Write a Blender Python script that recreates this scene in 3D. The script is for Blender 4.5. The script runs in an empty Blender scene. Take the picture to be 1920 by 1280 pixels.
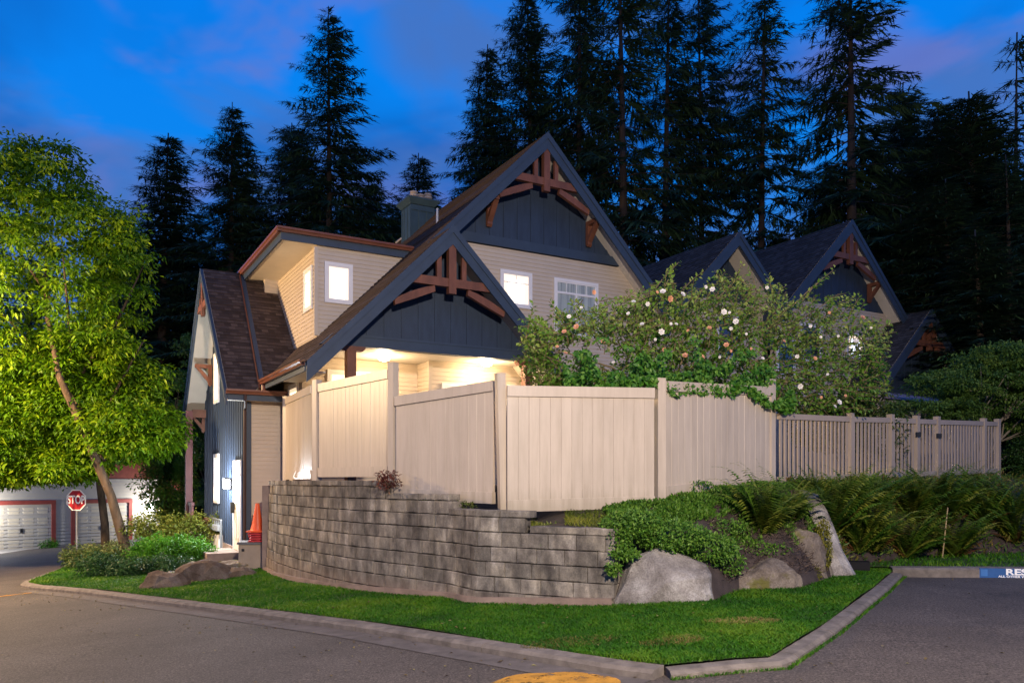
import bpy, math, random
import numpy as np
from mathutils import Vector, Matrix
from mathutils.geometry import delaunay_2d_cdt, tessellate_polygon
random.seed(7); rng = np.random.default_rng(7)
R = math.radians
S = bpy.context.scene
COL = S.collection
# ------------------------------------------------------------------ camera, sky, exposure
cam = bpy.data.cameras.new('camera'); camo = bpy.data.objects.new('camera', cam); COL.objects.link(camo)
camo.location = (0, 0, 1.72); camo.rotation_euler = (R(90), 0, 0)
cam.sensor_width = 36; cam.lens = 27.75; cam.shift_y = 0.1354; cam.clip_end = 2000; cam.clip_start = .05
S.camera = camo
W = bpy.data.worlds.new('World'); S.world = W; W.use_nodes = True
S.view_settings.view_transform = 'Standard'; S.view_settings.look = 'None'; S.view_settings.exposure = .14; S.view_settings.gamma = 1
nt = W.node_tree; nt.nodes.clear()
def N(t, ty, **kw):
    n = t.nodes.new(ty)
    for k, v in kw.items():
        if k in n.inputs.keys(): n.inputs[k].default_value = v
        else: setattr(n, k, v)
    return n
def ramp(t, stops, fac=None, interp='LINEAR'):
    r = t.nodes.new('ShaderNodeValToRGB'); e = r.color_ramp.elements; r.color_ramp.interpolation = interp
    while len(e) < len(stops): e.new(.5)
    for i, (p, c) in enumerate(stops):
        e[i].position = p; e[i].color = (c[0], c[1], c[2], 1) if not isinstance(c, (int, float)) else (c, c, c, 1)
    if fac is not None: t.links.new(fac, r.inputs[0])
    return r.outputs[0]
def mixc(t, f, a, b, mode='MIX'):
    m = t.nodes.new('ShaderNodeMix'); m.data_type = 'RGBA'; m.blend_type = mode
    for k, v in ((0, f), (6, a), (7, b)):
        if hasattr(v, 'is_linked'): t.links.new(v, m.inputs[k])
        elif k == 0: m.inputs[0].default_value = v
        else: m.inputs[k].default_value = (v[0], v[1], v[2], 1)
    return m.outputs[2]
def world():
    L = nt.links.new
    tc = N(nt, 'ShaderNodeTexCoord'); sx = N(nt, 'ShaderNodeSeparateXYZ'); L(tc.outputs['Generated'], sx.inputs[0])
    # dusk: a sun well below the horizon, clouds drifting over a deep blue sky
    base = ramp(nt, [(0, (.10, .22, .50)), (.15, (.06, .24, .76)), (.33, (.003, .22, .80)), (.55, (.0, .19, .80)), (1, (.004, .10, .46))], sx.outputs[2])
    mp = N(nt, 'ShaderNodeMapping'); mp.inputs['Scale'].default_value = (1.5, 1.5, 3.6); mp.inputs['Rotation'].default_value = (0, R(20), R(30)); mp.inputs['Location'].default_value = (.35, 0.2, .1)
    L(tc.outputs['Generated'], mp.inputs[0])
    n1 = N(nt, 'ShaderNodeTexNoise', Scale=1.9, Detail=5.0, Roughness=.5, Distortion=.35); L(mp.outputs[0], n1.inputs[0])
    n2 = N(nt, 'ShaderNodeTexNoise', Scale=3.3, Detail=4.0, Roughness=.5, Distortion=.3); L(mp.outputs[0], n2.inputs[0])
    n3 = N(nt, 'ShaderNodeTexNoise', Scale=1.25, Detail=5.0, Roughness=.5, Distortion=.6); L(mp.outputs[0], n3.inputs[0])
    c = mixc(nt, ramp(nt, [(.44, 0), (.62, .9)], n3.outputs[0], 'EASE'), base, (.004, .105, .46))
    c = mixc(nt, ramp(nt, [(.42, 0), (.60, .85)], n1.outputs[0], 'EASE'), c, (.060, .155, .46))
    c = mixc(nt, ramp(nt, [(.50, 0), (.68, .75)], n2.outputs[0], 'EASE'), c, (.13, .17, .50))
    sk = N(nt, 'ShaderNodeTexSky'); sk.sky_type = 'NISHITA'; sk.sun_disc = False; sk.sun_elevation = R(-3); sk.sun_rotation = R(-60)
    bg = N(nt, 'ShaderNodeBackground', Strength=1.0); L(c, bg.inputs[0])
    bg2 = N(nt, 'ShaderNodeBackground', Strength=.01); L(sk.outputs[0], bg2.inputs[0])
    ad = N(nt, 'ShaderNodeAddShader'); L(bg.outputs[0], ad.inputs[0]); L(bg2.outputs[0], ad.inputs[1])
    o = N(nt, 'ShaderNodeOutputWorld'); L(ad.outputs[0], o.inputs[0])
world()
def g(x):                       # the street falls away to the left
    if x > 2: return .14 + .02*min(x-2, 20)
    return .07*max(x, -26)
# ------------------------------------------------------------------ materials
MATS = {}
def mat(name, col, rough=.7, var=.15, vscale=3.0, bump=0., bscale=40., objrand=.0, spec=.4, metal=0, trans=0, extra=None, stretch=None):
    if name in MATS: return MATS[name]
    m = bpy.data.materials.new(name); m.use_nodes = True; t = m.node_tree; b = t.nodes['Principled BSDF']; L = t.links.new
    tc = N(t, 'ShaderNodeTexCoord'); co = tc.outputs['Object']
    if stretch:
        mp = N(t, 'ShaderNodeMapping'); mp.inputs['Scale'].default_value = stretch; L(co, mp.inputs[0]); co = mp.outputs[0]
    n = N(t, 'ShaderNodeTexNoise', Scale=vscale, Detail=5.0, Roughness=.6); L(co, n.inputs[0])
    f = ramp(t, [(.3, 1-var), (.7, 1+var)], n.outputs[0])
    c = mixc(t, 1., col, f, 'MULTIPLY')
    if objrand:
        oi = N(t, 'ShaderNodeObjectInfo'); f2 = ramp(t, [(0, 1-objrand), (1, 1+objrand)], oi.outputs['Random'])
        c = mixc(t, 1., c, f2, 'MULTIPLY')
    if extra: c = extra(t, c, tc)
    L(c, b.inputs['Base Color'])
    b.inputs['Roughness'].default_value = rough; b.inputs['Specular IOR Level'].default_value = spec; b.inputs['Metallic'].default_value = metal
    if bump:
        n3 = N(t, 'ShaderNodeTexNoise', Scale=bscale, Detail=4.0, Roughness=.6); L(co, n3.inputs[0])
        bp = N(t, 'ShaderNodeBump', Strength=min(1, bump), Distance=.01*max(1, bump)); L(n3.outputs[0], bp.inputs['Height']); L(bp.outputs[0], b.inputs['Normal'])
    if trans:
        tr = N(t, 'ShaderNodeBsdfTranslucent'); L(c, tr.inputs[0]); mx = N(t, 'ShaderNodeMixShader'); mx.inputs[0].default_value = trans
        L(b.outputs[0], mx.inputs[1]); L(tr.outputs[0], mx.inputs[2]); L(mx.outputs[0], t.nodes['Material Output'].inputs[0])
    MATS[name] = m; return m
def emat(name, col, strength):
    if name in MATS: return MATS[name]
    m = bpy.data.materials.new(name); m.use_nodes = True; t = m.node_tree; b = t.nodes['Principled BSDF']
    b.inputs['Base Color'].default_value = (.8, .8, .8, 1); b.inputs['Emission Color'].default_value = (*col, 1); b.inputs['Emission Strength'].default_value = strength
    MATS[name] = m; return m
def leafmat(name, c0, c1, c2, trans=.3, rough=.5):
    """foliage: colour drawn per leaf from the 'tint' attribute"""
    if name in MATS: return MATS[name]
    m = bpy.data.materials.new(name); m.use_nodes = True; t = m.node_tree; b = t.nodes['Principled BSDF']; L = t.links.new
    a = N(t, 'ShaderNodeAttribute'); a.attribute_name = 'tint'
    c = ramp(t, [(0, c0), (.5, c1), (1, c2)], a.outputs['Fac'])
    L(c, b.inputs['Base Color']); b.inputs['Roughness'].default_value = rough; b.inputs['Specular IOR Level'].default_value = .3
    tr = N(t, 'ShaderNodeBsdfTranslucent'); L(c, tr.inputs[0]); mx = N(t, 'ShaderNodeMixShader'); mx.inputs[0].default_value = trans
    L(b.outputs[0], mx.inputs[1]); L(tr.outputs[0], mx.inputs[2]); L(mx.outputs[0], t.nodes['Material Output'].inputs[0])
    MATS[name] = m; return m
# ------------------------------------------------------------------ mesh building
class MB:
    def __init__(s): s.v = []; s.f = []; s.uv = None
    def add(s, vs, fs):
        k = len(s.v); s.v += [tuple(p) for p in vs]; s.f += [tuple(i+k for i in f) for f in fs]; return s
    def box(s, c, size, rot=None):
        hx, hy, hz = size[0]/2, size[1]/2, size[2]/2
        vs = [Vector((x, y, z)) for x in (-hx, hx) for y in (-hy, hy) for z in (-hz, hz)]
        if rot is not None: vs = [rot @ p for p in vs]
        c = Vector(c)
        return s.add([p+c for p in vs], [(0, 1, 3, 2), (4, 6, 7, 5), (0, 4, 5, 1), (2, 3, 7, 6), (0, 2, 6, 4), (1, 5, 7, 3)])
    def bb(s, x0, x1, y0, y1, z0, z1): return s.box(((x0+x1)/2, (y0+y1)/2, (z0+z1)/2), (abs(x1-x0), abs(y1-y0), abs(z1-z0)))
    def prism(s, pts, d):
        pts = [Vector(p) for p in pts]; d = Vector(d); n = len(pts)
        return s.add(pts+[p+d for p in pts], [tuple(range(n-1, -1, -1)), tuple(range(n, 2*n))]+[(i, (i+1) % n, n+(i+1) % n, n+i) for i in range(n)])
    def beam(s, p0, p1, w, h, up=(0, 0, 1)):
        p0, p1 = Vector(p0), Vector(p1); d = p1-p0; L = d.length; d.normalize(); up = Vector(up)
        sd = d.cross(up)
        if sd.length < 1e-4: sd = Vector((1, 0, 0))
        sd.normalize(); u = sd.cross(d)
        rot = Matrix((sd, d, u)).transposed()
        return s.box((p0+p1)/2, (w, L, h), rot)
    def tube(s, pts, rad, n=8, cap=True):
        pts = [Vector(p) for p in pts]; m = len(pts)
        if not hasattr(rad, '__len__'): rad = [rad]*m
        k = len(s.v)
        for i, p in enumerate(pts):
            d = (pts[min(i+1, m-1)]-pts[max(i-1, 0)]).normalized()
            a = Vector((1, 0, 0)) if abs(d.x) < .9 else Vector((0, 1, 0))
            x = d.cross(a).normalized(); y = d.cross(x)
            for j in range(n):
                t = 2*math.pi*j/n; s.v.append(tuple(p+(x*math.cos(t)+y*math.sin(t))*rad[i]))
        for i in range(m-1):
            for j in range(n):
                s.f.append((k+i*n+j, k+i*n+(j+1) % n, k+(i+1)*n+(j+1) % n, k+(i+1)*n+j))
        if cap: s.f.append(tuple(k+j for j in range(n-1, -1, -1))); s.f.append(tuple(k+(m-1)*n+j for j in range(n)))
        return s
    def lathe(s, prof, n=16, c=(0, 0, 0)):
        return s.tube([(c[0], c[1], c[2]+z+i*1e-5) for i, (r, z) in enumerate(prof)], [max(r, 1e-3) for r, z in prof], n)
    def mesh(s, name, smooth=False, uv=None):
        me = bpy.data.meshes.new(name); me.from_pydata(s.v, [], s.f)
        if uv:
            l = me.uv_layers.new(name='UVMap'); vi = np.zeros(len(me.loops), 'i'); me.loops.foreach_get('vertex_index', vi)
            V = np.array(s.v); a = V@np.array(uv[0]); b = V@np.array(uv[1]); l.data.foreach_set('uv', np.stack([a[vi], b[vi]], 1).ravel())
        if smooth: me.polygons.foreach_set('use_smooth', [True]*len(me.polygons))
        me.update(); return me
    def build(s, name, m, parent=None, smooth=False, uv=None, **props):
        return link(name, s.mesh(name, smooth, uv), m, parent, **props)
def link(name, me, m, parent=None, loc=None, rotz=0, **props):
    o = bpy.data.objects.new(name, me); COL.objects.link(o)
    if m and me is not None and not me.materials: me.materials.append(m)
    if parent: o.parent = parent
    if loc is not None: o.location = loc
    if rotz: o.rotation_euler.z = rotz
    for k, v in props.items(): o[k] = v
    return o
def thing(name, label, cat, loc=(0, 0, 0), rotz=0, group=None):
    o = link(name, None, None, None, loc, rotz, label=label, category=cat); o.empty_display_size = .3
    if group: o['group'] = group
    return o
def npmesh(name, V, F, tint=None, smooth=False):
    """V (n,3), F (m,k) arrays -> mesh; tint per face"""
    me = bpy.data.meshes.new(name); V = np.ascontiguousarray(V, 'f'); F = np.ascontiguousarray(F, 'i'); k = F.shape[1]
    me.vertices.add(len(V)); me.vertices.foreach_set('co', V.ravel()); me.loops.add(F.size); me.loops.foreach_set('vertex_index', F.ravel())
    me.polygons.add(len(F)); me.polygons.foreach_set('loop_start', np.arange(0, F.size, k, dtype='i'))
    me.polygons.foreach_set('loop_total', np.full(len(F), k, 'i'))
    if tint is not None:
        a = me.attributes.new('tint', 'FLOAT', 'FACE'); a.data.foreach_set('value', np.ascontiguousarray(tint, 'f'))
    me.update(); me.validate(); return me
def copy_tree(o, parent=None, **props):
    c = o.copy(); COL.objects.link(c); c.parent = parent
    for k, v in props.items(): c[k] = v
    for ch in list(o.children): copy_tree(ch, c)
    return c
def clip(poly, a, b, k, sign):       # keep sign*(coord[k]-a) >= 0
    out = []
    for i in range(len(poly)):
        p, q = poly[i], poly[(i+1) % len(poly)]; dp, dq = sign*(p[k]-a), sign*(q[k]-a)
        if dp >= 0: out.append(p)
        if dp*dq < 0:
            t = dp/(dp-dq); out.append((p[0]+(q[0]-p[0])*t, p[1]+(q[1]-p[1])*t))
    return out
def lap(pts, ey, n, course, lift, jit=0.):
    """overlapping courses (clapboards or shingles) filling a convex planar polygon"""
    ey = Vector(ey).normalized(); n = Vector(n).normalized(); ex = ey.cross(n)
    o = Vector(pts[0]); off = o.dot(n); P2 = [(Vector(p).dot(ex), Vector(p).dot(ey)) for p in pts]
    b0 = min(p[1] for p in P2); b1 = max(p[1] for p in P2); mb = MB(); k = math.floor(b0/course)
    while k*course < b1:
        lo, hi = k*course, (k+1)*course
        q = clip(clip(P2, lo, 0, 1, 1), hi, 0, 1, -1)
        q2 = []
        for p in q:
            if not q2 or abs(p[0]-q2[-1][0])+abs(p[1]-q2[-1][1]) > 1e-5: q2.append(p)
        if len(q2) >= 3:
            w = lift*(1+random.uniform(-jit, jit))
            vs = [ex*a+ey*b+n*(off+.004+w*(hi-b)/course) for a, b in q2]
            mb.add(vs, [tuple(range(len(vs)))])
            low = [p for p in q2 if abs(p[1]-lo) < 1e-4]
            if len(low) >= 2:
                xa, xb = min(p[0] for p in low), max(p[0] for p in low)
                e = [ex*xa+ey*lo+n*(off+.004+w), ex*xb+ey*lo+n*(off+.004+w), ex*xb+ey*lo+n*off, ex*xa+ey*lo+n*off]
                mb.add(e, [(0, 1, 2, 3)])
        k += 1
    return mb, (ex, ey)
# material instances
def streak_rust(t, c, tc): return c
M_siding = mat('siding_beige', (.50, .42, .335), .55, .05, 2.0)
M_blue = mat('painted_blue_board', (.024, .040, .072), .6, .18, 3., bump=.4, bscale=30, stretch=(3, 3, .6))
M_trim = mat('blue_trim', (.032, .050, .082), .55, .12, 3., bump=.25, bscale=40)
M_timber = mat('stained_timber', (.155, .058, .032), .55, .3, 4., bump=.4, bscale=30, stretch=(1, 1, .4))
M_white = mat('white_vinyl', (.72, .70, .70), .4, .04)
M_soffit = mat('cream_soffit', (.62, .56, .48), .55, .05)
M_copper = mat('brown_gutter', (.15, .052, .028), .35, .15, 5., spec=.5)
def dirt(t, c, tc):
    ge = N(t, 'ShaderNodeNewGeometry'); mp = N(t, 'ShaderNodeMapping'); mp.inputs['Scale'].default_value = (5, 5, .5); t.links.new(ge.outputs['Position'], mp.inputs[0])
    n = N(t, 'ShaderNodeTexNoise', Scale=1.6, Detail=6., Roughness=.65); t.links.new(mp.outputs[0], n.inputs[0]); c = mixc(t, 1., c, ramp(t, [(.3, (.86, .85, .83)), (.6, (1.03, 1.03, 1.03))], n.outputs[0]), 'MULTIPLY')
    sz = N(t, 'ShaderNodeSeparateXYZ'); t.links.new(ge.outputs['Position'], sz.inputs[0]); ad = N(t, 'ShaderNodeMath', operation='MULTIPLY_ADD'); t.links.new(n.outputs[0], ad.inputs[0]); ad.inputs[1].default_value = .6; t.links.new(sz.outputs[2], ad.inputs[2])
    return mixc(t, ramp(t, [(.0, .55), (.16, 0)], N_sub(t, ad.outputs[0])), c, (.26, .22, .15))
def N_sub(t, o):
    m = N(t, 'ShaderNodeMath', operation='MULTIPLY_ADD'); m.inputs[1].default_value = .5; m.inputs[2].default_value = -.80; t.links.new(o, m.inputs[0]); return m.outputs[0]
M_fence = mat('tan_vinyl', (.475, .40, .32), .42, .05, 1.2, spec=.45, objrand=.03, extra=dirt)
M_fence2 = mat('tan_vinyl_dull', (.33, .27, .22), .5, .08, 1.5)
M_black = mat('black_plastic', (.015, .016, .018), .4, .1)
M_metal = mat('grey_metal', (.32, .33, .34), .4, .1, metal=.6)
M_maroon = mat('maroon_paint', (.14, .035, .04), .5, .15)
M_dkpipe = mat('dark_brown_pipe', (.045, .022, .018), .5)
M_glow = emat('lit_window', (1., .88, .68), 1.45)
M_glow2 = emat('lit_window_soft', (1., .86, .62), 1.3)
M_drape = emat('lit_drape', (1., .74, .44), .85)
M_lamp = emat('lamp_glass', (.95, .97, 1.), 60)
M_dark = mat('dark_interior', (.02, .025, .03), .15, .1, spec=.6)
M_curtain = mat('sheer_curtain', (.42, .45, .38), .7, .45, 9., stretch=(3, 3, .05))
def glass():
    m = bpy.data.materials.new('window_glass'); m.use_nodes = True; t = m.node_tree; b = t.nodes['Principled BSDF']
    b.inputs['Base Color'].default_value = (.02, .025, .03, 1); b.inputs['Roughness'].default_value = .05
    tr = N(t, 'ShaderNodeBsdfTransparent'); gl = N(t, 'ShaderNodeBsdfGlossy', Roughness=.03); mx = N(t, 'ShaderNodeMixShader'); mx.inputs[0].default_value = .07
    t.links.new(tr.outputs[0], mx.inputs[1]); t.links.new(gl.outputs[0], mx.inputs[2]); t.links.new(mx.outputs[0], t.nodes['Material Output'].inputs[0]); return m
M_glass = glass()
def shingle_mat(name, a, b_, c_):
    m = bpy.data.materials.new(name); m.use_nodes = True; t = m.node_tree; b = t.nodes['Principled BSDF']; L = t.links.new
    uv = N(t, 'ShaderNodeUVMap'); br = N(t, 'ShaderNodeTexBrick', Scale=1.); L(uv.outputs[0], br.inputs[0])
    br.inputs['Color1'].default_value = (0, 0, 0, 1); br.inputs['Color2'].default_value = (1, 1, 1, 1); br.inputs['Mortar'].default_value = (.3, .3, .3, 1)
    br.inputs['Mortar Size'].default_value = .004; br.inputs['Brick Width'].default_value = .17; br.inputs['Row Height'].default_value = .14; br.offset = .43
    n = N(t, 'ShaderNodeTexNoise', Scale=1.1, Detail=4.); L(uv.outputs[0], n.inputs[0])
    n2 = N(t, 'ShaderNodeTexNoise', Scale=220., Detail=2.); L(uv.outputs[0], n2.inputs[0])
    f = N(t, 'ShaderNodeMath', operation='ADD'); f.inputs[1].default_value = -.25; L(br.outputs[0], f.inputs[0])
    f2 = N(t, 'ShaderNodeMath', operation='ADD'); L(f.outputs[0], f2.inputs[0]); h = N(t, 'ShaderNodeMath', operation='MULTIPLY'); h.inputs[1].default_value = .5; L(n.outputs[0], h.inputs[0]); L(h.outputs[0], f2.inputs[1])
    c = ramp(t, [(0, a), (.5, b_), (1, c_)], f2.outputs[0]); c = mixc(t, 1., c, ramp(t, [(.3, .75), (.7, 1.25)], n2.outputs[0]), 'MULTIPLY')
    L(c, b.inputs['Base Color']); b.inputs['Roughness'].default_value = .9; b.inputs['Specular IOR Level'].default_value = .2
    bp = N(t, 'ShaderNodeBump', Strength=.5, Distance=.01); L(n2.outputs[0], bp.inputs['Height']); L(bp.outputs[0], b.inputs['Normal'])
    return m
M_shingle = shingle_mat('asphalt_shingles', (.036, .025, .021), (.060, .042, .036), (.098, .070, .060))
M_shingle2 = shingle_mat('dark_asphalt_shingles', (.020, .020, .023), (.034, .033, .037), (.06, .056, .060))

# ------------------------------------------------------------------ ground sheets
def sheet(name, poly, zf, m, cell=.5, edge_skirt=0., noise=0., **props):
    """polygon filled with a grid of points at height zf(x, y)"""
    P = np.array(poly); n = len(P); vs = []; es = []
    for i in range(n):
        a, b = P[i], P[(i+1) % n]; k = max(1, int(np.linalg.norm(b-a)/cell))
        for j in range(k): vs.append(Vector(a+(b-a)*j/k))
    nb = len(vs); es = [(i, (i+1) % nb) for i in range(nb)]
    xs = np.arange(P[:, 0].min()+cell/2, P[:, 0].max(), cell); ys = np.arange(P[:, 1].min()+cell/2, P[:, 1].max(), cell)
    X, Y = np.meshgrid(xs, ys); pts = np.stack([X.ravel(), Y.ravel()], 1)+rng.uniform(-.1, .1, (X.size, 2))*cell
    ins = inside(pts, P)
    vs += [Vector(p) for p in pts[ins]]
    r = delaunay_2d_cdt(vs, es, [list(range(nb))], 1, 1e-5)
    V = [(p.x, p.y, zf(p.x, p.y)) for p in r[0]]; mb = MB(); mb.v = V; mb.f = [tuple(f) for f in r[2]]
    if edge_skirt:
        k = len(mb.v)
        for i in range(n):
            a, b = P[i], P[(i+1) % n]
            for q, w in ((a, b),):
                za, zb = zf(*a), zf(*b); mb.add([(a[0], a[1], za), (b[0], b[1], zb), (b[0], b[1], zb-edge_skirt), (a[0], a[1], za-edge_skirt)], [(0, 1, 2, 3)])
    return mb.build(name, m, None, smooth=not edge_skirt, **props)
def inside(pts, P):
    x, y = pts[:, 0], pts[:, 1]; c = np.zeros(len(pts), bool); n = len(P)
    for i in range(n):
        x1, y1 = P[i]; x2, y2 = P[(i+1) % n]
        if y1 == y2: continue
        cond = ((y1 > y) != (y2 > y)) & (x < (x2-x1)*(y-y1)/(y2-y1)+x1); c ^= cond
    return c
def asphalt():
    m = bpy.data.materials.new('asphalt'); m.use_nodes = True; t = m.node_tree; b = t.nodes['Principled BSDF']; L = t.links.new
    tc = N(t, 'ShaderNodeTexCoord'); co = tc.outputs['Object']
    n1 = N(t, 'ShaderNodeTexNoise', Scale=.7, Detail=6., Roughness=.62); n2 = N(t, 'ShaderNodeTexNoise', Scale=48., Detail=4., Roughness=.85); v = N(t, 'ShaderNodeTexVoronoi', Scale=60.)
    for n in (n1, n2, v): L(co, n.inputs[0])
    c = ramp(t, [(.25, (.050, .042, .037)), (.5, (.074, .061, .053)), (.75, (.100, .083, .072))], n1.outputs[0])
    c = mixc(t, 1., c, ramp(t, [(.34, .25), (.5, .9), (.64, 2.3)], n2.outputs[0]), 'MULTIPLY')
    sp = ramp(t, [(.0, 1.9), (.22, .9), (.6, .8)], v.outputs['Distance']); c = mixc(t, .55, c, mixc(t, 1., c, sp, 'MULTIPLY'))
    # fine cracks
    vc = N(t, 'ShaderNodeTexVoronoi', Scale=.35); vc.feature = 'DISTANCE_TO_EDGE'; nz = N(t, 'ShaderNodeTexNoise', Scale=2.2, Detail=4.); L(co, nz.inputs[0])
    ad = N(t, 'ShaderNodeVectorMath', operation='ADD'); sc = N(t, 'ShaderNodeVectorMath', operation='SCALE'); sc.inputs['Scale'].default_value = .55; L(nz.outputs[1], sc.inputs[0]); L(co, ad.inputs[0]); L(sc.outputs[0], ad.inputs[1]); L(ad.outputs[0], vc.inputs[0])
    c = mixc(t, ramp(t, [(.0, .7), (.0035, 0)], vc.outputs['Distance']), c, (.02, .02, .02))
    L(c, b.inputs['Base Color']); b.inputs['Roughness'].default_value = .82; b.inputs['Specular IOR Level'].default_value = .35
    bp = N(t, 'ShaderNodeBump', Strength=.9, Distance=.006); L(n2.outputs[0], bp.inputs['Height']); L(bp.outputs[0], b.inputs['Normal']); return m
M_asphalt = asphalt()
M_soil = mat('forest_soil', (.045, .032, .022), .95, .4, 2., bump=1.5, bscale=25)
M_turf = mat('turf', (.022, .055, .003), .95, .45, 4., bump=1., bscale=60)
M_kerb = mat('kerb_concrete', (.145, .125, .110), .9, .40, 6., bump=1., bscale=90)
gv = MB()
xs = [-400, -150, -60, -26, -20, -14, -8, -4, 0, 2, 8, 22, 60, 150, 400]; ys = [-300, -60, 0, 20, 40, 80, 200, 500]
for y in ys:
    for x in xs: gv.v.append((x, y, g(x)-.06-(.25 if y > 15 else 0)))
for j in range(len(ys)-1):
    for i in range(len(xs)-1): a = j*len(xs)+i; gv.f.append((a, a+1, a+1+len(xs), a+len(xs)))
gv.build('ground', M_soil, kind='structure')
sheet('road', [(-60, -25), (26, -25), (26, 10), (14, 12), (6, 13.4), (1, 8.2), (-10.5, 18.8), (-14.4, 30), (-17, 42), (-17, 60), (-60, 60)], lambda x, y: g(x), M_asphalt, 1.5, kind='structure')
KL = [(-11.95, 19.65), (-11.6, 18.95), (-10.7, 18.0), (-9.72, 17.2), (-8.66, 16.3), (-6.8, 14.55), (-3.78, 11.75), (-1.76, 9.82), (-.34, 8.3), (1.01, 6.86), (1.28, 6.62)]
KB = [(-16.5, 42), (-16.2, 36), (-14.9, 29), (-13.4, 24), (-12.5, 21.4)] + KL
KR = [(1.28, 6.62), (2.2, 6.72), (3.15, 8.05), (4.94, 10.75), (5.95, 12.35)]
WALL = [(-5.5, 17.6), (-4.9, 16.3), (-4.0, 14.85), (-3.3, 13.85), (-2.69, 13.1), (-1.75, 12.2), (-.95, 11.4), (-.54, 10.75), (1.25, 9.78)]
BASE = [(1.25, 9.8), (2.5, 9.75), (3.1, 10.6), (3.9, 10.7), (4.7, 11.6), (5.35, 12.6), (6.9, 13.7), (9.2, 14.2), (12, 14.9), (18, 16.5), (26, 17)]
TOP = [(1.3, 11.35), (2.15, 11.95), (3.2, 12.7), (3.9, 13.2), (4.6, 13.65), (5.5, 14.3), (7.0, 15.5), (9.2, 17.15), (11.6, 18.9), (17, 22), (26, 27)]
TOPZ = [1.22, 1.42, 1.52, 1.58, 1.62, 1.64, 1.68, 1.72, 1.78, 1.9, 2.0]
LAWN = KB + KR[1:] + [(6.0, 12.9), (5.35, 12.6), (4.7, 11.6), (3.9, 10.7), (3.1, 10.6), (2.5, 9.75)] + WALL[::-1] + [(-5.6, 19.2), (-7.5, 20.5), (-9, 26), (-10, 34), (-11, 42)]
def hz(x, y): return .025*math.sin(x*1.7+y)*math.cos(y*1.3-x*.6)
def lawnz(x, y): return g(x)+.088+hz(x, y)*.6
sheet('lawn', [(x*1., y*1.) for x, y in LAWN], lawnz, M_turf, .3, kind='structure')
STRIP = [(5.95, 12.5), (8, 12.05), (14, 10.75), (26, 8.2), (26, 17.1), (18, 16.6), (12, 15), (9.2, 14.3), (6.9, 13.8), (5.35, 12.7)]
sheet('grass_verge', STRIP, lambda x, y: g(x)+.13, M_turf, .5, kind='structure')
# kerbs: individual concrete lengths, laid end to end
def offs(pl, d):
    P = [Vector(p) for p in pl]; out = []
    for i, p in enumerate(P):
        t = (P[min(i+1, len(P)-1)]-P[max(i-1, 0)]).normalized(); out.append(p+Vector((t.y, -t.x))*d)
    return out
def resample(pl, step):
    P = [Vector(p) for p in pl]; out = [P[0]]; acc = 0
    L = [0]
    for a, b in zip(P, P[1:]): L.append(L[-1]+(b-a).length)
    n = max(1, round(L[-1]/step)); res = []
    for k in range(n+1):
        s = L[-1]*k/n; i = max(j for j in range(len(L)-1) if L[j] <= s+1e-6); t = (s-L[i])/(L[i+1]-L[i]); res.append(P[i].lerp(P[i+1], min(1, t)))
    return res
def kerb(name, pl, width, h, seg, side, label):
    o = link(name, None, None, kind='structure'); pts = resample(pl, .15)
    inn = offs(pts, 0); out = offs(pts, side*width); out2 = offs(pts, side*(width+.035)); k = 0; step = round(seg/.15)
    while k < len(pts)-1:
        e = min(k+step, len(pts)-1); mb = MB(); m = e-k+1; gp = .006
        for i in range(k, e+1):
            q = (.0 if 0 < i-k < m-1 else 1)
            for P_, z in ((inn[i], 0.), (inn[i], h), (out[i], h-.008), (out2[i], h-.035), (out2[i], -.05)):
                t = Vector((0, 0))
                if i == k: t = (pts[i+1]-pts[i]).normalized()*gp
                if i == e: t = (pts[i-1]-pts[i]).normalized()*gp
                mb.v.append((P_.x+t.x, P_.y+t.y, g(P_.x)+z+random.uniform(-.002, .002)))
        for i in range(m-1):
            for j in range(4): a = i*5+j; mb.f.append((a, a+1, a+6, a+5))
        mb.f.append((0, 1, 2, 3, 4)); mb.f.append(tuple((m-1)*5+j for j in (4, 3, 2, 1, 0)))
        mb.build('kerb_stone', M_kerb, o); k = e
    return o
kerb('kerb', KB[2:], .15, .085, 2.4, 1, '')
kerb('kerb', KR, .12, .07, 1.2, 1, '')
kerb('kerb', [(5.95, 12.45), (8, 12.0), (14, 10.7), (24, 8.5)], .16, .15, 2.4, 1, '')
M_gut = mat('gutter_concrete', (.10, .086, .080), .9, .3, 4., bump=1., bscale=80)
def strip(name, pl, w, dz, m, d0=0., **pr):
    pts = resample(pl, .4); a = offs(pts, d0); b = offs(pts, d0+w); mb = MB()
    for p, q in zip(a, b): mb.v += [(p.x, p.y, g(p.x)+dz), (q.x, q.y, g(q.x)+dz)]
    for i in range(len(pts)-1): mb.f.append((2*i, 2*i+1, 2*i+3, 2*i+2))
    return mb.build(name, m, **pr)
strip('gutter', KL[2:], .32, .006, M_gut, .205, kind='structure')
M_yellow = mat('yellow_paint', (.42, .21, .025), .8, .3, 6., bump=.6, bscale=90)
def wornpaint():
    m = mat('worn_yellow_paint', (.44, .21, .02), .8, .35, 7., bump=.8, bscale=90); t = m.node_tree
    tc = N(t, 'ShaderNodeTexCoord'); n = N(t, 'ShaderNodeTexNoise', Scale=5., Detail=8., Roughness=.8); t.links.new(tc.outputs['Object'], n.inputs[0])
    tr = N(t, 'ShaderNodeBsdfTransparent'); mx = N(t, 'ShaderNodeMixShader'); t.links.new(ramp(t, [(.40, 0), (.47, 1)], n.outputs[0]), mx.inputs[0])
    t.links.new(tr.outputs[0], mx.inputs[1]); t.links.new(t.nodes['Principled BSDF'].outputs[0], mx.inputs[2]); t.links.new(mx.outputs[0], t.nodes['Material Output'].inputs[0]); return m
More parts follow.
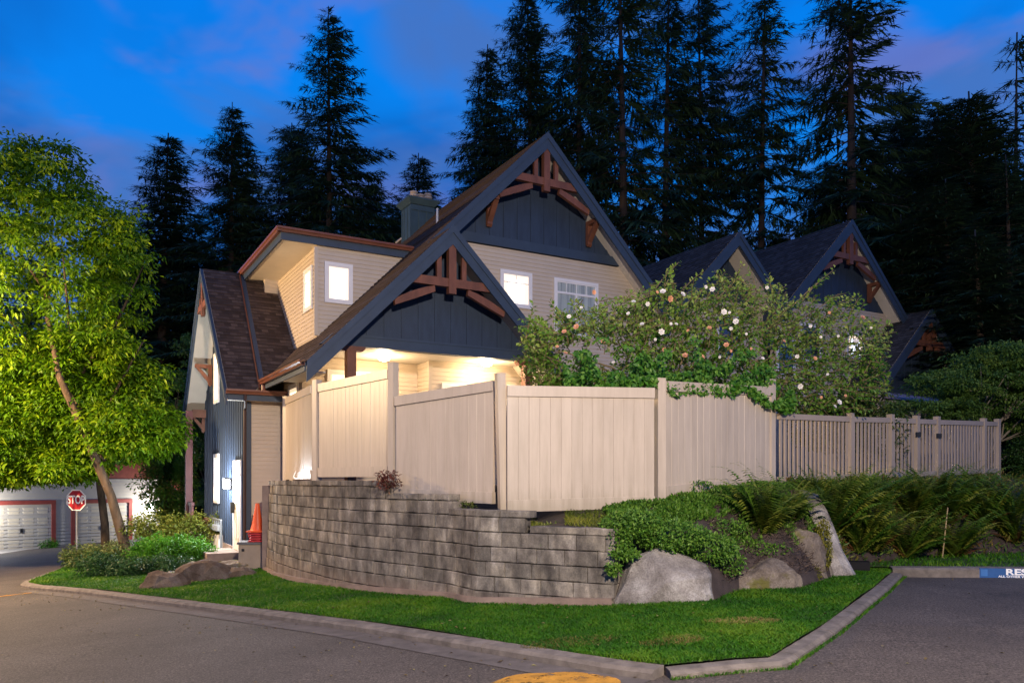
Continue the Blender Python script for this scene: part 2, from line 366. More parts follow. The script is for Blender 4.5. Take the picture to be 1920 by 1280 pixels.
M_worn = wornpaint()
strip('yellow_line', [(-16.5, 13.6), (-13, 15.6), (-10.5, 17.25)], .14, .01, M_worn, kind='structure')
pm = MB(); cx, cy = .30, 6.42
for r_, z_ in ((.0, 0),): pm.v.append((cx, cy, g(cx)+.008))
nn = 40
for i in range(nn):
    t = 2*math.pi*i/nn; rr = .56*(1+.05*math.sin(3*t+1)+.03*math.sin(7*t)); pm.v.append((cx+rr*math.cos(t), cy+rr*math.sin(t), g(cx+rr*math.cos(t))+.008))
for i in range(nn): pm.f.append((0, 1+i, 1+(i+1) % nn))
pm.build('yellow_road_paint', M_worn, kind='structure')
# ------------------------------------------------------------------ retaining wall of concrete blocks
def blockmat():
    m = bpy.data.materials.new('stained_concrete_block'); m.use_nodes = True; t = m.node_tree; b = t.nodes['Principled BSDF']; L = t.links.new
    ge = N(t, 'ShaderNodeNewGeometry'); oi = N(t, 'ShaderNodeObjectInfo')
    mp = N(t, 'ShaderNodeMapping'); mp.inputs['Scale'].default_value = (5, 5, 2.2); L(ge.outputs['Position'], mp.inputs[0])
    n1 = N(t, 'ShaderNodeTexNoise', Scale=1., Detail=5., Roughness=.6); L(mp.outputs[0], n1.inputs[0])
    n2 = N(t, 'ShaderNodeTexNoise', Scale=2.2, Detail=6., Roughness=.7); L(ge.outputs['Position'], n2.inputs[0])
    n3 = N(t, 'ShaderNodeTexNoise', Scale=60., Detail=4., Roughness=.7); L(ge.outputs['Position'], n3.inputs[0])
    c = ramp(t, [(.28, (.062, .056, .050)), (.42, (.14, .126, .106)), (.58, (.24, .216, .178)), (.72, (.40, .365, .31))], n1.outputs[0])
    c = mixc(t, 1., c, ramp(t, [(.3, (.50, .48, .50)), (.5, (.92, .91, .92)), (.7, (1.5, 1.45, 1.36))], n2.outputs[0]), 'MULTIPLY')
    c = mixc(t, 1., c, ramp(t, [(0, .80), (.5, 1.), (1, 1.18)], oi.outputs['Random']), 'MULTIPLY')
    c = mixc(t, 1., c, ramp(t, [(.3, .8), (.7, 1.25)], n3.outputs[0]), 'MULTIPLY')
    sz = N(t, 'ShaderNodeSeparateXYZ'); L(ge.outputs['Position'], sz.inputs[0])
    c = mixc(t, ramp(t, [(0, .55), (.25, 0)], sz.outputs[2]), c, (.21, .155, .12))   # splashed soil near the foot
    L(c, b.inputs['Base Color']); b.inputs['Roughness'].default_value = .92; b.inputs['Specular IOR Level'].default_value = .2
    n4 = N(t, 'ShaderNodeTexNoise', Scale=18., Detail=6., Roughness=.75); L(ge.outputs['Position'], n4.inputs[0]); bp = N(t, 'ShaderNodeBump', Strength=.9, Distance=.020); L(n4.outputs[0], bp.inputs['Height']); L(bp.outputs[0], b.inputs['Normal']); return m
M_block = blockmat()
M_foot = mat('footing_concrete', (.24, .175, .14), .9, .25, 3., bump=1., bscale=50)
wall = thing('retaining_wall', 'curved grey retaining wall of stained concrete blocks, stepping down at its top', 'retaining wall', (0, 0, 0))
wp = resample(WALL, .05); SL = [0]
for a, b in zip(wp, wp[1:]): SL.append(SL[-1]+(b-a).length)
def wpt(s, d=0.):
    s = max(0, min(SL[-1]-1e-4, s)); i = max(0, min(len(wp)-2, int(np.searchsorted(SL, s)-1))); t = (s-SL[i])/(SL[i+1]-SL[i]); p = wp[i].lerp(wp[i+1], t)
    i0, i1 = max(0, i-3), min(len(wp)-1, i+4)
    tg = (wp[i1]-wp[i0]).normalized(); n = Vector((tg.y, -tg.x)); n = -n if n.y > 0 else n
    return p+n*d, tg, n
def s_at(px):     # arc length where the wall passes a bearing
    k = (px-960)/1480; return min(range(len(wp)), key=lambda i: abs(wp[i].x/wp[i].y-k))
steps = [(SL[s_at(716)], 1.72), (SL[s_at(832)], 1.52), (SL[s_at(985)], 1.32), (SL[-1]+.01, 1.12)]
def topat(s): return next(z for e, z in steps if s < e)
def block(s0, s1, z0, z1, batter, depth=.26, name='block', gap=.0055, ov=0.):
    mb = MB(); n = 3; ch = .011; jit = random.uniform(-.009, .012); jz = random.uniform(-.003, .003)
    for i in range(n+1):
        s = s0+gap+(s1-s0-2*gap)*i/n; e = ch if i in (0, n) else 0
        p, t, nn_ = wpt(s); f = -batter+jit
        rows = [(-depth, z0+gap), (f-ch, z0+gap), (f-e, z0+gap+ch), (f-e, z1-gap-ch), (f-ch, z1-gap), (-depth, z1-gap)]
        for d, z in rows: q = p+nn_*(d+ov); mb.v.append((q.x, q.y, z+jz))
    for i in range(n):
        for j in range(6): a = i*6+j; b = i*6+(j+1) % 6; mb.f.append((a, b, b+6, a+6))
    mb.f.append((5, 4, 3, 2, 1, 0)); mb.f.append(tuple(n*6+j for j in range(6)))
    return mb.build(name, M_block, wall)
for k in range(0, 11):
    z1 = 1.62-.2*k; z0 = z1-.2; s = -(.2 if k % 2 else 0.)+random.uniform(-.03, .03)
    while s < SL[-1]-.05:
        w = random.choice([.40, .40, .40, .40, .30, .46]); a, b = max(0, s), min(s+w, SL[-1])
        if SL[-1]-b < .12: b = SL[-1]
        mid = (a+b)/2
        if b-a > .04 and z1 <= topat(mid)-.09 and z1 > g(wpt(mid)[0].x)-.02: block(a, b, z0, z1, .010*(10-k)*0+.012*(11-k)*.0+.009*(10-k))
        s = b if b > s else s+w
prev = 0
for e, z in steps:
    e = min(e, SL[-1]); s = prev
    while s < e-.05:
        b = min(e, s+.4)
        if e-b < .15: b = e
        block(s, b, z-.1, z, .07, name='cap_block', depth=.30); s = b
    prev = e
mb = MB()
for i in range(0, 61):
    s = SL[-1]*i/60; p, t, n_ = wpt(s); q = p+n_*.045; r_ = p-n_*.2; z = g(p.x); mb.v += [(q.x, q.y, z-.3), (q.x, q.y, z+.17), (r_.x, r_.y, z+.17)]
for i in range(60): a = 3*i; mb.f += [(a, a+1, a+4, a+3), (a+1, a+2, a+5, a+4)]
mb.f.append((0, 1, 2)); mb.build('footing', M_foot, wall)
mb = MB(); a, b = Vector((-5.5, 17.6)), Vector((-5.45, 19.4))
mb.bb(-5.62, -5.38, 17.75, 19.7, -.6, 1.6); mb.build('return_wall', M_foot, wall)
# garden soil held back by the wall, and the planted bank
GARD = [Vector(p)+Vector((.12, .12)) for p in WALL]; GARD = [(p.x, p.y) for p in GARD] + [(1.45, 10.2)] + TOP[0:] + [(30, 60), (-5.4, 60), (-5.4, 20)]
def gardz(x, y):
    px = x/y*1480+960
    return min(1.62, max(1.0, 1.6-(px-600)*.00125)) if px < 1060 and y < 14.5 else (1.02+.5*min(1, max(0, (y-9.7)/3.)) if y < 13 else 1.6+.012*max(0, x))
sheet('garden_ground', GARD, gardz, M_soil, .5, kind='structure')
M_bank = mat('bank_soil', (.045, .033, .030), .95, .45, 5., bump=2., bscale=45)
NB = 120; rb = resample(BASE, .2); mb = MB()
def lofts(n):
    B = [Vector(p) for p in BASE]; T = [Vector((*p, z)) for p, z in zip(TOP, TOPZ)]; out = []
    for i in range(n+1):
        u = i/n*(len(B)-1); k = min(int(u), len(B)-2); f = u-k; b = B[k].lerp(B[k+1], f); t = T[k].lerp(T[k+1], f); out.append((Vector((b.x, b.y, g(b.x)+.1)), t))
    return out
LO = lofts(140); NP = 14
def bankpt(u, v):
    """u along (0..1), v up the bank (0..1)"""
    i = min(int(u*140), 139); f = u*140-i; b = LO[i][0].lerp(LO[i+1][0], f); t = LO[i][1].lerp(LO[i+1][1], f); p = b.lerp(t, v)
    bulge = math.sin(math.pi*min(1, v))*.28
    return Vector((p.x+.2*bulge, p.y-.3*bulge, p.z+bulge+.05*math.sin(p.x*5+v*7)*math.sin(v*9+p.x*3)))
for i in range(141):
    for j in range(NP+1):
        q = bankpt(i/140, j/NP); mb.v.append((q.x, q.y, q.z if j else q.z-.12))
for i in range(140):
    for j in range(NP): a = i*(NP+1)+j; mb.f.append((a, a+NP+1, a+NP+2, a+1))
mb.build('planted_bank', M_bank, smooth=True, kind='structure')
# ------------------------------------------------------------------ the townhouse (local x along the front, local y away from the street, z up)
HL, HR = (-3.57, 17.2, 0), R(29.7)
house = thing('townhouse', 'large corner townhouse with steep gables, navy boards over beige siding and timber trusses', 'house', HL, HR)
def hv(u, v, z): return Vector((u, v, z))
SQ = math.sqrt(.5)
def roofs(root, m, pieces):
    for pts, side in pieces:
        if side == 'L': ey, n = (SQ, 0, SQ), (-SQ, 0, SQ)
        elif side == 'R': ey, n = (-SQ, 0, SQ), (SQ, 0, SQ)
        elif side == 'F': ey, n = (0, SQ, SQ), (0, -SQ, SQ)
        else: ey, n = (0, -SQ, SQ), (0, SQ, SQ)
        r = MB().prism([Vector(p)-Vector(n)*.02 for p in pts], Vector(n)*-.12).build('roof_slope', M_soffit, root)
        mb, (ex, e2) = lap(pts, ey, n, .14, .014, .5)
        mb.build('shingles', m, r, uv=(tuple(ex), tuple(e2)), kind='stuff')
def planar(u0, u1, v0, v1, f): return [(u0, v0, f(u0, v0)), (u1, v0, f(u1, v0)), (u1, v1, f(u1, v1)), (u0, v1, f(u0, v1))]
mainL = lambda u, v: u+5.212
porchR = lambda u, v: 9.648-u
mainR = lambda u, v: 16.147-u
wingF = lambda u, v: v+.68
wingB = lambda u, v: 14.68-v
roofs(house, M_shingle, [
    (planar(-1.06, 2.218, -.6, 9.5, mainL), 'L'), (planar(2.218, 5.467, .57, 9.5, mainL), 'L'),
    (planar(2.218, 5.49, -.6, 1.17, porchR), 'R'), (planar(5.467, 9.9, .57, 11, mainR), 'R'),
    ([(-1.95, 3.2, 3.88), (-1.332, 3.2, 3.88), (2.468, 7.0, 7.68), (-1.95, 7.0, 7.68)], 'F'),
    ([(-1.95, 10.9, 3.78), (-1.95, 7.0, 7.68), (4, 7.0, 7.68), (4, 10.9, 3.78)], 'B')])
def siding(root, pts, n, m=M_siding, course=.105, lift=.017):
    mb, _ = lap(pts, (0, 0, 1), n, course, lift); return mb.build('siding', m, root, kind='stuff')
def wallslab(root, pts, n, m=M_siding, name='wall', t=.15):
    return MB().prism(pts, Vector(n)*-t).build(name, m, root)
def battens(root, poly, v, axis, m, pitch=.41, w=.045):
    """poly: (a, z) outline; board face with upright battens"""
    def P(a, z, d): return (a, v-d, z) if axis == 'u' else (v-d, a, z)
    w_ = MB().prism([P(a, z, 0) for a, z in poly], (0, .12, 0) if axis == 'u' else (.12, 0, 0)).build('board_wall', m, root)
    mb = MB(); a = math.ceil(min(p[0] for p in poly)/pitch)*pitch; hi = max(p[0] for p in poly)
    while a+w < hi:
        q = clip(clip(poly, a, 0, 0, 1), a+w, 0, 0, -1)
        if len(q) >= 3: mb.prism([P(x, z, 0) for x, z in q], (0, -.018, 0) if axis == 'u' else (-.018, 0, 0))
        a += pitch
    if mb.v: mb.build('battens', m, w_, kind='stuff')
    return w_
# front faces
FN = (0, -1, 0); LN = (-1, 0, 0)
def face_u(poly, v): return [(a, v, z) for a, z in poly]
def face_v(poly, u): return [(u, a, z) for a, z in poly]
def sided(root, poly, v, axis):
    pts = face_u(poly, v) if axis == 'u' else face_v(poly, v); n = FN if axis == 'u' else LN
    w_ = wallslab(root, [Vector(p)-Vector(n)*.003 for p in pts], n); mb, _ = lap(pts, (0, 0, 1), n, .105, .017); mb.build('siding', M_siding, w_, kind='stuff')
sided(house, [(2.45, 1.4), (9.35, 1.4), (9.35, 6.65), (8.30, 7.72), (2.62, 7.72), (2.45, 7.5)], 1.17, 'u')
battens(house, [(2.55, 7.74), (8.28, 7.74), (5.467, 10.55)], 1.155, 'u', M_blue)
MB().prism([(2.6, 1.09, 7.74), (8.25, 1.09, 7.74), (8.0, 1.09, 7.98), (2.9, 1.09, 7.98)], (0, .05, 0)).build('band_board', M_trim, house)
battens(house, [(-.16, 4.86), (4.60, 4.86), (2.218, 7.24)], 0, 'u', M_blue)
MB().prism([(-.62, -.06, 4.64), (5.05, -.06, 4.64), (4.72, -.06, 4.88), (-.36, -.06, 4.88)], (0, .2, 0)).build('porch_beam', M_trim, house)
MB().bb(-.25, 4.7, -.075, -.061, 4.85, 4.90).build('beam_moulding', M_trim, house)
MB().bb(-.5, 5.0, .141, 1.93, 4.66, 4.70).build('porch_ceiling', M_soffit, house)
sided(house, [(-.5, 1.4), (2.45, 1.4), (2.45, 4.655), (-.5, 4.655)], 1.94, 'u')
sided(house, [(1.17, 1.4), (1.94, 1.4), (1.94, 4.65), (1.17, 4.65)], 2.45, 'v')
sided(house, [(1.94, 1.4), (3.6, 1.4), (3.6, 4.68), (1.94, 4.68)], -.5, 'v')
sided(house, [(-1.4, -.6), (-.5, -.6), (-.5, 3.70), (-1.4, 3.70)], 3.6, 'u')
for q in ((-.51, -.44, 1.86, 1.93, 1.4, 4.65), (2.38, 2.46, 1.09, 1.15, 1.4, 4.65), (9.27, 9.36, 1.09, 1.15, 1.4, 6.6), (-.09, .0, 2.33, 2.39, 5.25, 7.4)): MB().bb(*q).build('corner_board', M_siding, house)
# side of the wing: navy board and batten
sg = [(3.6, -.6), (10.5, -.6), (10.5, 4.15), (7.05, 7.6), (3.6, 4.2)]
battens(house, sg, -1.4, 'v', M_blue, .3, .05)
MB().bb(-1.46, -1.33, 3.52, 3.59, -.6, 3.66).bb(-1.47, -1.41, 3.6, 3.75, -.6, 3.95).build('corner_trim', M_trim, house)
MB().bb(-.57, -.46, 3.53, 3.59, -.6, 3.66).build('corner_boards', M_siding, house)
MB().bb(-1.9, -.45, 3.2, 3.6, 3.68, 3.72).build('wing_soffit', M_soffit, house)
MB().bb(-1.44, -1.4, 3.9, 10.4, -.62, -.05).build('foundation', M_foot, house)
# rest of the body, behind what the street sees
bd = MB(); bd.prism([(0, 2.45, 1), (0, 9.4, 1), (0, 9.4, 5.35), (0, 5.6, 5.35)], (.01, 0, 0)) if 0 else None
MB().bb(2.5, 9.3, 1.35, 10.8, .5, 6.45).bb(-1.35, 4, 3.8, 10.4, -.6, 3.6).bb(-.3, 2.5, 2.1, 10, 1, 4.55).build('rear_walls', M_siding, house)
# dormer
sided(house, [(0, 5.15), (2.30, 7.5), (0, 7.5)], 2.4, 'u')
sided(house, [(2.4, 5.1), (4.72, 5.1), (6.5, 6.9), (6.5, 7.5), (2.4, 7.5)], 0., 'v')
sided(house, [(-.38, 6.75), (0, 6.75), (0, 7.46), (-.38, 7.46)], 6.4, 'u')
MB().bb(-.84, 3.5, 2.33, 7.4, 7.46, 7.50).build('dormer_soffit', M_soffit, house)
MB().prism([(-.86, 2.30, 7.71), (4.2, 2.30, 7.71), (4.2, 7.4, 7.82), (-.86, 7.4, 7.72)], (0, 0, -.03)).build('dormer_roof', M_shingle, house)
MB().bb(-.90, 2.6, 2.29, 2.33, 7.44, 7.62).bb(-.90, -.86, 2.33, 7.1, 7.44, 7.62).build('dormer_fascia', M_trim, house)
def gutter(root, p0, p1, out):
    """open K-style gutter with a lip, carried along p0-p1; out is the outward direction"""
    p0, p1, o = Vector(p0), Vector(p1), Vector(out); d = p1-p0; mb = MB(); z = Vector((0, 0, 1))
    prof = [(0, 0), (.075, 0), (.09, .045), (.12, .07), (.12, .115), (.105, .115), (.105, .085), (.078, .06), (.065, .012), (.012, .012), (.012, .115), (0, .115)]
    return mb.prism([p0+o*a+z*b for a, b in prof], d).build('gutter', M_copper, root)
gutter(house, (-1.0, 2.29, 7.61), (2.45, 2.29, 7.61), (0, -1, 0)); gutter(house, (-.90, 2.19, 7.61), (-.90, 7.15, 7.61), (-1, 0, 0))
MB().bb(-1.95, -.47, 3.16, 3.2, 3.66, 3.84).build('fascia', M_trim, house); gutter(house, (-2.0, 3.155, 3.80), (-.50, 3.155, 3.80), (0, -1, 0))
MB().bb(-1.10, -1.06, -.55, 3.4, 3.96, 4.13).build('fascia', M_trim, house); gutter(house, (-1.105, -.6, 4.07), (-1.105, 3.25, 4.07), (-1, 0, 0))
MB().bb(-1.06, -.5, -.0, 1.95, 4.02, 4.05).build('eave_soffit', M_soffit, house)
MB().tube([(-1.13, 3.1, 4.05), (-1.13, 3.1, 3.88), (-1.13, 3.2, 3.84)], .05).build('downspout', M_copper, house)
MB().tube([(-1.56, 3.1, 3.80), (-1.56, 3.1, 3.66), (-1.50, 3.45, 3.45), (-1.50, 3.50, -.3)], .038).build('downspout', M_dkpipe, house)
# run-off pipe and flashing lying down the wing roof
def onwing(u, v, d=0): return Vector((u, v-d*SQ, v+.68+d*SQ))
MB().beam(onwing(-.98, 7.0, .05), onwing(-1.20, 3.25, .05), .035, .035, (0, -1, 1)).build('roof_pipe', M_copper, house)
MB().beam(onwing(-.90, 6.9, .03), onwing(-1.10, 3.25, .03), .11, .03, (0, -1, 1)).build('flashing', M_trim, house)
def barge(root, apex, foot, t=.05, w=.30, m=M_trim, lip=True, axis='u', out=-1):
    """barge board under a rake: plumb-cut, apex/foot on the roof surface"""
    a, f = Vector(apex), Vector(foot); n = Vector((0, out, 0)) if axis == 'u' else Vector((out, 0, 0)); z = Vector((0, 0, w*1.38))
    b = MB().prism([a, f, f-z, a-z], n*t).build('barge_board', m, root)
    if lip:
        z2 = Vector((0, 0, .15)); up = Vector((0, 0, .02)); MB().prism([a+up+n*(t), f+up+n*(t), f-z2+n*t, a-z2+n*t], n*.025).build('barge_lip', m, b)
barge(house, (2.218, -.6, 7.43), (-1.08, -.6, 4.135)); barge(house, (2.218, -.6, 7.43), (5.5, -.6, 4.148))
barge(house, (5.467, .57, 10.68), (2.1, .57, 7.313)); barge(house, (5.467, .57, 10.68), (9.55, .57, 6.6))
barge(house, (-1.96, 7.0, 7.68), (-1.96, 3.18, 3.86), axis='v', w=.24); barge(house, (-1.96, 7.0, 7.68), (-1.96, 11.0, 3.6), axis='v', w=.24)
def truss(root, uc, z0, zb, hw, v, kz, sb=.165, zk=None, m=M_timber, s=1.):
    """gable ornament: collar beam, king post, two struts and two curved braces, in front of v"""
    MB().prism([(uc-hw, v-.09, zb-.09), (uc+hw, v-.09, zb-.09), (uc+hw-.17, v-.09, zb+.10), (uc-hw+.17, v-.09, zb+.10)], (0, .13, 0)).build('collar_beam', m, root)
    MB().bb(uc-.09, uc+.09, v-.11, v+.03, zb-.24, kz).build('king_post', m, root)
    for q in (-1, 1):
        MB().bb(uc+q*.31*s-.055, uc+q*.31*s+.055, v-.07, v+.01, zb+.10, kz-.24).build('strut', m, root)
        pts = []; n = 6
        for i in range(n+1):
            t = i/n; pts.append((uc+q*(.42+.95*t), zb-.09-.40*t*(.55+.45*t)))
        top = [(a, v-.06, z) for a, z in pts]; bot = [(a-q*.02, v-.06, z-.13-.05*math.sin(i/n*3.14)) for i, (a, z) in enumerate(pts)]
        MB().prism(top+bot[::-1], (0, .10, 0)).build('curved_brace', m, root, smooth=False)
truss(house, 2.218, 0, 6.15, 1.03, -.52, 7.02)
truss(house, 5.467, 0, 9.42, 1.03, .65, 10.27)
def bracket(root, u, v, z, out=.5, h=.62, m=M_timber, axis='u'):
    def P(a, d, zz): return (a, v-d, zz) if axis == 'u' else (v-d, a, zz)
    b = MB(); w = .07
    def slab(pl):
        b.prism([P(u-w, d, zz) for d, zz in pl], (2*w, 0, 0) if axis == 'u' else (0, 2*w, 0))
    slab([(0.02, z), (.12, z), (.12, z-h), (.07, z-h-.06), (.02, z-h)]); slab([(.12, z), (out, z), (out, z-.10), (.12, z-.12)]); slab([(.12, z-h+.06), (.12, z-h+.22), (out-.12, z-.11), (out-.03, z-.11)])
    b.build('bracket', m, root)
bracket(house, 4.05, 1.14, 8.86); bracket(house, 7.15, 1.14, 8.80, .55)
bracket(house, 8.9, -1.4, 5.25, .5, .6, axis='v'); bracket(house, 10.3, -1.4, 3.9, .5, .6, axis='v')
MB().bb(-1.99, -1.90, 6.2, 7.8, 6.55, 6.72).bb(-2.0, -1.9, 6.9, 7.08, 6.35, 7.4).bb(-1.98, -1.92, 6.5, 6.6, 6.7, 7.1).bb(-1.98, -1.92, 7.4, 7.5, 6.7, 7.1).build('side_truss', M_timber, house)
for u in (.05, 4.53):
    mb = MB(); mb.bb(u-.10, u+.10, -.10, .10, 1.4, 4.55); mb.prism([(u-.32, -.085, 4.638), (u+.32, -.085, 4.638), (u+.32, -.085, 4.60), (u+.25, -.085, 4.53), (u-.25, -.085, 4.53), (u-.32, -.085, 4.60)], (0, .17, 0))
    mb.build('post', M_timber, house)
# curtained and lit windows
def window(root, rect, v, axis='u', lit=True, bars=(), m=M_glow, t=.045, fw=.075, name='window', frame=M_white, curtain=False):
    a0, a1, z0, z1 = rect
    def B(mb, x0, x1, y0, y1, d0, d1):
        if axis == 'u': mb.bb(x0, x1, v-d1, v-d0, y0, y1)
        else: mb.bb(v-d1, v-d0, x0, x1, y0, y1)
    f = MB(); B(f, a0, a1, z1-fw, z1, 0, t); B(f, a0, a1, z0, z0+fw, 0, t); B(f, a0, a0+fw, z0+fw, z1-fw, 0, t); B(f, a1-fw, a1, z0+fw, z1-fw, 0, t)
    i0, i1, j0, j1 = a0+fw, a1-fw, z0+fw, z1-fw; s = .035
    B(f, i0, i1, j1-s, j1, .018, t-.012); B(f, i0, i1, j0, j0+s, .018, t-.012); B(f, i0, i0+s, j0+s, j1-s, .018, t-.012); B(f, i1-s, i1, j0+s, j1-s, .018, t-.012)
    fo = f.build(name, frame, root)
    for b in bars:
        kb = MB(); kind_, x, y0, y1, w = b
        if kind_ == 'h': B(kb, y0, y1, x-w/2, x+w/2, .02, t-.006)
        else: B(kb, x-w/2, x+w/2, y0, y1, .02, t-.009)
        kb.build('glazing_bar', frame, fo)
    p = MB(); B(p, i0+s*.9, i1-s*.9, j0+s*.9, j1-s*.9, .021, .024); p.build('pane', m if lit else M_glass, fo)
    if lit and (a1-a0) > .6:
        for x0_, x1_ in ((i0+s, i0+s+.13*(a1-a0)), (i1-s-.13*(a1-a0), i1-s)):
            dm = MB(); B(dm, x0_, x1_, j0+s, j1-s, .0245, .0255); dm.build('drape', M_drape, fo)
        dm = MB(); B(dm, i0+s+.13*(a1-a0), i1-s-.13*(a1-a0), j1-s-.10, j1-s, .0245, .0252); dm.build('blind', M_drape, fo)
    if not lit:
        c = MB(); B(c, i0, i1, j0, j1, .0185, .0195)
        if curtain:
            cm = MB(); n = 60
            for i in range(n+1):
                x = i0+(i1-i0)*i/n; d = .0195
                if axis == 'u': cm.v += [(x, v-d, j0), (x, v-d, j1)]
            for i in range(n): cm.f.append((2*i, 2*i+2, 2*i+3, 2*i+1))
            cm.build('curtain', M_curtain, fo)
        else: c.build('dark_room', M_dark, fo)
    return fo
V1 = 1.17-.02
window(house, (4.40, 5.36, 6.22, 7.17), V1, bars=[('h', 6.86, 4.5, 5.26, .02), ('v', 4.88, 6.86, 7.06, .015)])
window(house, (6.05, 7.50, 5.60, 7.16), V1, lit=False, curtain=True, bars=[('h', 6.78, 6.13, 7.42, .055), ('v', 6.77, 5.7, 6.76, .06), ('v', 6.45, 6.8, 7.06, .02), ('v', 6.77, 6.8, 7.06, .02), ('v', 7.1, 6.8, 7.06, .02)])
window(house, (.17, .88, 6.08, 7.08), 2.38)
window(house, (2.72, 3.46, 5.97, 7.05), -.02, axis='v', bars=[('h', 6.7, 2.8, 3.38, .02)])
window(house, (.1, 1.6, 3.0, 4.37), 1.92, m=M_glow)
window(house, (2.75, 4.2, 2.9, 4.13), 1.15, m=M_glow2); window(house, (4.6, 5.6, 2.9, 4.2), 1.15, m=M_glow2)
window(house, (2.1, 3.0, 3.5, 4.05), -.52, axis='v', m=M_glow)  # added window, its glow stands in for light spilled on this wall
window(house, (7.55, 8.35, 4.0, 5.5), -1.42, axis='v', bars=[('h', 5.0, 7.6, 8.3, .03)], frame=M_white)
window(house, (7.55, 8.35, 1.05, 2.5), -1.42, axis='v', bars=[('h', 2.1, 7.6, 8.3, .03)], frame=M_white)
# side door
M_door = mat('cream_door', (.55, .50, .42), .5, .05)
df = MB().bb(-1.47, -1.42, 4.20, 4.30, -.1, 2.12).bb(-1.47, -1.42, 5.12, 5.22, -.1, 2.12).bb(-1.47, -1.42, 4.20, 5.22, 2.12, 2.24).build('door_frame', M_white, house)
dr = MB().bb(-1.45, -1.42, 4.30, 5.12, -.1, 2.12).bb(-1.465, -1.45, 4.42, 4.68, .2, .95).bb(-1.465, -1.45, 4.76, 5.0, .2, .95).bb(-1.465, -1.45, 4.42, 4.68, 1.1, 1.9).bb(-1.465, -1.45, 4.76, 5.0, 1.1, 1.9).build('door', M_door, df)
MB().bb(-1.56, -1.46, 5.02, 5.10, .85, 1.15).build('door_handle', M_black, df)
MB().bb(-2.3, -1.47, 4.0, 5.6, -.62, -.10).bb(-2.6, -2.3, 4.0, 5.6, -.66, -.32).build('door_step', M_foot, house)
# chimney with flared cap and clay pots
M_chim = mat('teal_grey_boards', (.035, .065, .080), .6, .15, 3., bump=.3)
ch = MB(); cu, cv = 4.72, 7.3
ch.bb(cu-.40, cu+.40, cv-.38, cv+.38, 8.3, 10.60)
for q in (-.42, -.14, .14, .37):
    ch.bb(cu+q-.0, cu+q+.05, cv-.40, cv-.38, 8.3, 10.58)
for q in (-.40, -.1, .18, .34): ch.bb(cu-.42, cu-.40, cv+q, cv+q+.05, 8.3, 10.58)
ch.bb(cu-.42, cu+.42, cv-.41, cv-.40, 10.42, 10.58); chim = ch.build('chimney', M_chim, house)
c2 = MB(); a, b, z = .42, .55, 10.60
c2.v += [(cu-a, cv-a, z), (cu+a, cv-a, z), (cu+a, cv+a, z), (cu-a, cv+a, z), (cu-b, cv-b, z+.16), (cu+b, cv-b, z+.16), (cu+b, cv+b, z+.16), (cu-b, cv+b, z+.16), (cu-b, cv-b, z+.20), (cu+b, cv-b, z+.20), (cu+b, cv+b, z+.20), (cu-b, cv+b, z+.20)]
c2.f += [(0, 1, 5, 4), (1, 2, 6, 5), (2, 3, 7, 6), (3, 0, 4, 7), (4, 5, 9, 8), (5, 6, 10, 9), (6, 7, 11, 10), (7, 4, 8, 11), (8, 9, 10, 11)]
c2.build('chimney_cap', M_chim, chim)
for i, (du, dv) in enumerate(((-.18, -.1), (.12, .05), (.30, -.12))):
    MB().lathe([(.10, 10.78), (.10, 10.92), (.15, 10.95), (.15, 11.0), (.09, 11.02), (.13, 11.06), (.13, 11.1), (.02, 11.12)], 12, (cu+du, cv+dv, 0)).build('chimney_pot', M_fence2, chim)
MB().tube([(3.75, 3.6, 8.9), (3.75, 3.6, 9.35)], .04).build('vent_pipe', M_metal, house)
# porch light and wall lamp
def pt(name, loc, energy, col, r=.08, parent=None, spot=None):
    l = bpy.data.lights.new(name, 'SPOT' if spot else 'POINT'); l.energy = energy; l.color = col; l.shadow_soft_size = r
    if spot: l.spot_size = spot; l.spot_blend = .6
    o = bpy.data.objects.new(name, l); COL.objects.link(o); o.location = loc
    if parent: o.parent = parent
    return o
for i, (u, v) in enumerate(((1.2, 1.0), (3.7, .55))):
    MB().lathe([(.14, 4.655), (.15, 4.63), (.12, 4.56), (.03, 4.53)], 16, (u, v, 0)).build('ceiling_light', emat('warm_globe', (1., .8, .5), 25), house)
    pt('porch_bulb', (u, v, 4.42), 88, (1., .70, .38), .12, house)
wl = MB().bb(-1.50, -1.42, 5.50, 5.62, 1.45, 1.75).bb(-1.66, -1.44, 5.48, 5.64, 1.75, 1.79).build('wall_lamp', M_black, house)
MB().bb(-1.64, -1.50, 5.50, 5.62, 1.50, 1.74).build('lamp_glass', M_lamp, wl)
pt('wall_lamp_bulb', (-1.80, 5.56, 1.62), 430, (.86, .93, 1.), .07, house)
# porch column and balustrade at the far end of the wing
cb = thing('side_porch', 'narrow maroon timber side porch with tall post at the far end of the navy wall', 'porch', HL, HR)
MB().bb(-2.05, -1.85, 9.8, 10.0, -.5, 3.9).build('post', M_maroon, cb); MB().bb(-1.85, -1.45, 9.82, 9.98, 3.7, 3.95).build('beam', M_timber, cb)
MB().bb(-2.0, -1.92, 8.9, 9.8, .95, 1.05).bb(-2.0, -1.92, 8.9, 9.8, -.25, -.15).build('rail', M_maroon, cb)
for i in range(7): MB().bb(-1.98, -1.94, 8.92+i*.125, 9.02+i*.125, -.15, .95).build('board', M_maroon, cb)
